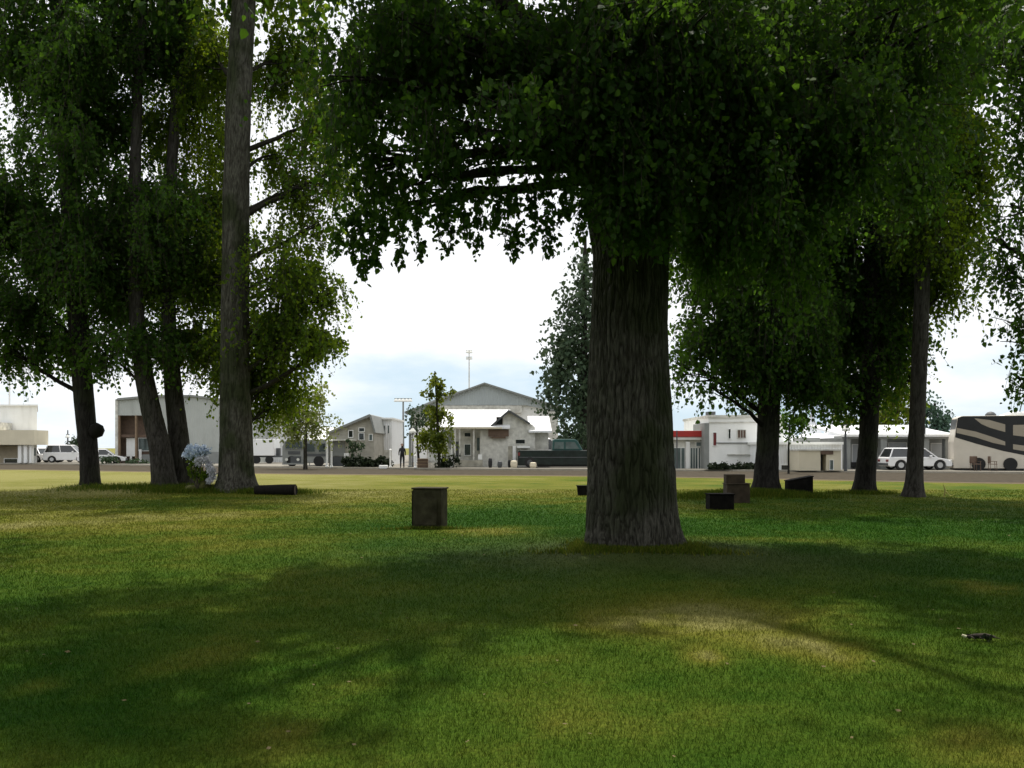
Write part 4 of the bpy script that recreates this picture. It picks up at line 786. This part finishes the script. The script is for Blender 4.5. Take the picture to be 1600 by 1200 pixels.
urn('stone_planter', 'pale stone planter in front of the dark pickup truck', 833, 65.6, .42, .25, CREAM, 'planter', PL)
rb = MB().pbox(592, 605, 727, 732.5, 66.6, .5).build('stone_block', WHITE, None, bevel=.04); tag(rb, 'low whitewashed stone block in front of the black hedge', 'stone block')
# pickup
D = 66.2; B = base(D); r = bld('pickup_truck', 'long black-green pickup truck with teal cab just left of the big trunk', 870, D, 'truck', PK)
TRUCK = surf('truck_dark_green', (.012, .020, .018), .35, .4, 3)
MB().ppoly([(809, B-4), (809, 705), (812, 703.5), (942, 703.5), (966, 707), (969, 712), (969, B-4)], D, 1.95).build('body', TRUCK, r, bevel=.05)
MB().ppoly([(863, 703.7), (864, 688), (867, 686), (897, 686), (902, 688), (911, 703.7)], D+.12, 1.7).build('cab', TEAL, r, bevel=.05)
for q in ([(866, 701.5), (866.5, 690.5), (881, 690.5), (881, 701.5)], [(884, 701.5), (884, 690.5), (898, 690.5), (905, 701.5)]): MB().ppoly(q, D+.09, .028).build('side_window', GLASS_G, r)
for px in (828, 946): 
    w = MB().lathe((X(px, D), D+.08, G0+.4), [(.24, -.13), (.4, -.13), (.4, .13), (.24, .13)], 20, 'y').build('wheel', TYRE, r)
    MB().lathe((X(px, D), D+.03, G0+.4), [(.02, -.1), (.2, -.1), (.22, -.06), (.02, -.05)], 14, 'y').build('rim', DGREY, w)
part(r, 'side_moulding', DGREY, (811, 966, 714, 715.2, D-.03, .028)); part(r, 'rear_bumper', DGREY, (804, 809, B-8, B-4.5, D+.1, 1.7)); part(r, 'taillight', RED_D, (809.5, 812.5, 707, 712, D-.02, .018)); part(r, 'sill', BLACK, (840, 936, B-4, B-1.5, D+.15, 1.6)); part(r, 'door_seam', BLACK, (882, 882.6, 704.5, B-5, D-.012, .01)); part(r, 'door_seam', BLACK, (864, 864.6, 704.5, B-5, D-.012, .01))
# light tower + poles
def mast(name, label, px, pt, D, w, bars, mat=GREY):
    x = X(px, D); r = thing(name, label, 'light mast', (x, D, G0)); zt = Z(pt, D)
    MB().lathe((x, D, G0), [(w*1.3, 0), (w, 1), (w*.6, zt-G0)], 8).build('pole', mat, r)
    for (dz, hw, n) in bars:
        cb = MB().box(x-hw, x+hw, D-.06, D+.06, zt-dz-.06, zt-dz+.06).build('crossbar', mat, r)
        for k in range(n):
            lx = x-hw+2*hw*(k+.5)/n; MB().lathe((lx, D-.1, zt-dz+.05), [(.08, -.05), (.28, -.3), (.3, -.42), (.1, -.45)], 8).build('lamp', LAMPG, r)
mast('light_mast', 'tall floodlight mast rising behind the hall gable', 733, 548, 140, .13, [(0, .5, 2), (1.0, .5, 2)], STONE)  # pale material paints sky haze onto the distant mast
mast('light_mast', 'floodlight mast with wide lamp bar left of the hall', 630, 623, 112, .16, [(0, 1.1, 5)])
mast('lamp_post', 'thin dark lamp post left of the round-crowned tree', 645, 668, 69, .05, [(.05, .25, 1)], DGREY)
mast('light_mast', 'pale mast at the left picture edge above the white building', 15, 580, 110, .14, [(0, .6, 2)], WHITE)
mast('antenna', 'thin dark antenna far off left of the hazy conifer', 106, 672, 115, .12, [(.6, .2, 1)], DGREY)
# 6 red fascia shop
D = 64; B = base(D); r = bld('red_fascia_shop', 'low shop with red fascia right of the big trunk', 1060, D, 'shop')
MB().pbox(1000, 1103, 682, B, D+.4, 8).build('wall', STONE, r); MB().pbox(1000, 1102, 673, 682.5, D, .35).build('fascia', RED, r, bevel=.02); MB().pbox(1000, 1102, 674, 682, D+.352, 8).build('roof', STONE, r)
part(r, 'awning_band', WHITE, (1000, 1102, 683, 687, D+.1, .28))
for a, b in ((1052, 1070), (1079, 1090), (1092, 1100)): win(r, a, b, 700, 734, D+.4, WHITE, GLASS_G, .6, 2)
win(r, 1088, 1096, 691, 697, D+.4, WHITE, GLASS_G, .5); part(r, 'pilaster', WHITE, (1072, 1078, 690, B, D+.2, .19))
MB().tube([(X(1056, D), D-.4, G0), (X(1056, D), D-.4, Z(673, D))], .05, 6).build('downpipe', DGREY, r)
# 7 two-storey white
D = 63; B = base(D); r = bld('white_two_storey_building', 'plain white two-storey building with three small windows left of the flared trunk', 1145, D)
MB().pbox(1107, 1225, 652, B, D, 9).build('wall', WHITE, r); MB().pbox(1106, 1226, 648.5, 652.5, D-.12, 9.3).build('parapet', STONE, r); part(r, 'cornice', STONE, (1107.5, 1225, 659, 660.5, D-.08, .078))
part(r, 'corner_strip', GREY, (1101, 1108, 661, B, D-.02, 4)); part(r, 'roof_vent', DGREY, (1107, 1118, 643, 648, D+2, 1)); part(r, 'ledge', DGREY, (1119, 1225, 691.5, 692.5, D-.1, .098)); part(r, 'ledge', STONE, (1137, 1225, 709.5, 711, D-.14, .138))
win(r, 1114.5, 1119.5, 676, 696, D, WHITE, RED_D, .6); win(r, 1138.5, 1141.5, 670.5, 685, D, WHITE, GLASS, .5); win(r, 1153, 1165, 672, 684, D, STONE, BROWN, .9, 2)
win(r, 1196, 1206, 672, 684, D, STONE, BROWN, .9, 2)
# 8 ribbed building and tents
D = 60; B = base(D); r = bld('white_ribbed_building', 'white ribbed building with dark low window between the two dark trunks', 1260, D)
MB().pbox(1190, 1316, 694, B, D, 6).build('wall', WHITE_METAL, r); MB().pbox(1188, 1318, 690.5, 694.5, D-.3, 6.6).build('roof', WHITE, r)
win(r, 1221, 1243, 727, 734, D, WHITE, GLASS, .8, 1); part(r, 'rooftop_unit', GREY, (1249, 1281, 684, 690, D+.6, 1.5))
r = bld('cream_kiosk', 'cream box kiosk with dark doorway in front of the ribbed building', 1275, 58, 'kiosk'); D = 58; B = base(D)
MB().pbox(1248, 1282, 703.5, B, D, 2).build('wall', CREAM, r); part(r, 'roof', STONE, (1247, 1315, 702, 704, D-.1, 2.3)); MB().pbox(1282, 1291, 704.2, B, D+.7, 1.2).build('recess', DGREY, r); MB().pbox(1291, 1314, 704.2, B, D, 2).build('right_wall', CREAM, r)
win(r, 1297, 1302, 719, 734, D, WHITE, GLASS_G, .6, name='door'); part(r, 'lintel', BROWN, (1283, 1302, 704.2, 710, D-.05, .048))
def tent(label, px, D, hw, pt, pe, py_peak):
    x = X(px, D); r = thing('peaked_tent', label, 'tent', (x, D, G0), group='white peaked tents'); w = hw*D/F; ze = Z(pe, D); zp = Z(pt, D); m = MB()
    prof = [(1, 0), (.78, .10), (.5, .26), (.28, .5), (.12, .8), (.03, 1)]
    rings = []
    for s, t in prof: rings.append([(x+sx_*w*s, D+sy_*w*s, ze+(zp-ze)*t) for sx_, sy_ in ((-1, -1), (1, -1), (1, 1), (-1, 1))])
    vs = [p for q in rings for p in q]; fs = []
    for k in range(len(prof)-1):
        for c in range(4): fs.append((k*4+c, k*4+(c+1) % 4, k*4+4+(c+1) % 4, k*4+4+c))
    fs.append(tuple(range(len(vs)-4, len(vs)))); m.add(vs, fs).build('canopy', TENT, r)
    MB().box(x-w, x+w, D-w-.02, D-w, ze-.35, ze-.002).box(x-w-.02, x-w, D-w, D+w, ze-.35, ze-.002).build('valance', TENT, r)
    for sx_, sy_ in ((-1, -1), (1, -1), (1, 1), (-1, 1)): MB().tube([(x+sx_*(w-.05), D+sy_*(w-.05), G0), (x+sx_*(w-.05), D+sy_*(w-.05), ze)], .05, 6).build('pole', WHITE, r)
tent('white peaked tent roof left, behind the sapling', 1226, 74, 26, 655, 690, 0); tent('tallest white peaked tent roof, middle of three', 1268, 73, 25, 645, 689, 0); tent('white peaked tent roof right, beside thin lamp post', 1300, 75, 22, 652, 690, 0)
mast('lamp_post', 'thin dark post right of the cream kiosk', 1321, 662, 57, .09, [(.1, .2, 1)], DGREY)
# 9 long white-roofed building
D = 62; B = base(D); r = bld('long_white_roofed_building', 'long low building with white roof and grey columns behind the white estate car', 1400, D)
MB().pbox(1318, 1492, 684, B, D+1.6, 8).build('wall', GREY, r)
MB().slab(X(1314, D), X(1492, D), D-.4, Z(679, D-.4), D+7, Z(664, D+7), .15).build('roof', ROOF_W, r); part(r, 'fascia', WHITE, (1314, 1492, 678.5, 681, D-.42, .3)); part(r, 'soffit', GREY, (1316, 1492, 681.3, 685.5, D-.1, 1.6))
for a, b in ((1324, 1329), (1376, 1386), (1440, 1452), (1477, 1485)): part(r, 'column', GREY, (a, b, 686, B, D-.1, .5))
for a, b, t, u in ((1332, 1345, 695, 722), (1363, 1376, 692, 720), (1389, 1416, 692, 705), (1455, 1474, 693, B-2)): win(r, a, b, t, u, D+1.6, WHITE, surf('blind', (.42, .44, .46), .4, .05), .8)
part(r, 'bench_box', BLACK, (1331, 1344, 722, 730, D+1, .4)); MB().tube([(X(1446, D), D+.1, Z(679, D)), (X(1446, D), D+.1, Z(667, D))], .06, 6).build('roof_vent', DGREY, r)
# 10 motorhome
D = 58; B = base(D); x0 = X(1488, D); x1 = X(1680, D)
r = bld('motorhome', 'beige motorhome with sweeping black stripes parked at the right edge', 1580, D, 'motorhome', PK)
MB().ppoly([(1488, B-3), (1488, 690), (1494, 652), (1500, 649), (1680, 649), (1684, 655), (1684, B-3)], D, 1.9).build('body', RVB, r, bevel=.04)
MB().ppoly([(1494.2, 652), (1502, 649.6), (1684, 649.6), (1684, 722), (1597, 713), (1560, 705), (1520, 693), (1490.5, 683)], D-.008, .007).build('stripe', BLACK, r)
for q in ([(1518, 653), (1540, 656), (1562, 663), (1562, 675), (1540, 668), (1528, 662)], [(1493, 668), (1520, 674), (1545, 683), (1562, 690), (1562, 696), (1545, 692), (1520, 683), (1492.5, 676)],
          [(1573, 664), (1684, 662), (1684, 681), (1600, 684), (1573, 680)], [(1573, 694), (1600, 698), (1684, 698), (1684, 707), (1600, 707), (1573, 702)]):
    MB().ppoly(q, D-.014, .005).build('pale_stripe', RVT, r)
xe = X(1491, D)-.012
MB().hexa([(xe-.04, D+.05, Z(683, D)), (xe-.035, D+.05, Z(683, D)), (xe-.035, D+1.85, Z(683, D)), (xe-.04, D+1.85, Z(683, D)), (xe+.09, D+.05, Z(654, D)), (xe+.1, D+.05, Z(654, D)), (xe+.1, D+1.85, Z(654, D)), (xe+.09, D+1.85, Z(654, D))]).build('end_panel', BLACK, r)
win(r, 1610, 1650, 664, 682, D-.02, BLACK, GLASS, .8)
m = MB(); x = X(1590, D); m.hexa([(x-1.3, D+.3, Z(649, D)), (x+2.4, D+.3, Z(649, D)), (x+2.4, D+2, Z(649, D)), (x-1.3, D+2, Z(649, D)), (x-.6, D+.4, Z(643, D)), (x+2.2, D+.4, Z(643, D)), (x+2.2, D+1.9, Z(643, D)), (x-.6, D+1.9, Z(643, D))]).build('roof_fairing', WHITE, r, bevel=.08)
MB().lathe((X(1546, D), D+.9, Z(649, D)), [(.35, 0), (.33, .12), (.2, .25), (.04, .3)], 14).build('roof_vent', DGREY, r, smooth=True)
MB().tube([(X(1585, D), D+.5, Z(643, D)), (X(1588, D), D+.5, Z(630, D)), (X(1592, D), D+.5, Z(620, D))], .035, 6).build('aerial', DGREY, r)
part(r, 'skirt', DGREY, (1490, 1680, B-3, B-1, D+.2, 2))
for px in (1524, 1650): MB().lathe((X(px, D), D+.05, G0+.42), [(.2, -.12), (.42, -.12), (.42, .12), (.2, .12)], 18, 'y').build('wheel', TYRE, r)
MB().pbox(1595.5, 1600.5, 702, 734, D-.03, .028).build('door_frame', WHITE, r); MB().lathe((X(1569, D), D-.02, G0+.42), [(.02, -.04), (.42, -.04), (.42, .04)], 18, 'y').build('wheel_cover', TYRE, r)
r.rotation_euler = (0, 0, R(-16)); r.location.x += .45
# folding chairs in front
def fchair(label, px, D, rz):
    r = thing('folding_chair', label, 'chair', at(px, D), rz, 'brown folding chairs by the motorhome')
    MB().box(-.25, .25, -.22, .22, .42, .46).build('seat', BROWN, r, world=False, bevel=.01); MB().box(-.25, .25, .2, .24, .5, .95).build('backrest', BROWN, r, world=False, bevel=.01)
    for sx_ in (-.23, .23):
        for sy_ in (-.2, .2): MB().tube([(sx_, sy_, 0), (sx_, -sy_*.2+sy_, .95 if sy_ > 0 else .62)], .018, 6).build('leg', BROWN, r, world=False)
    MB().box(-.28, -.22, -.2, .2, .6, .63).box(.22, .28, -.2, .2, .6, .63).build('armrest', BROWN, r, world=False)
fchair('brown folding chair left, under the motorhome stripes', 1524, 57.2, R(10)); fchair('brown folding chair right, turned sideways by the motorhome wheel', 1551, 57.2, R(75))
print('LEAVES', NL)
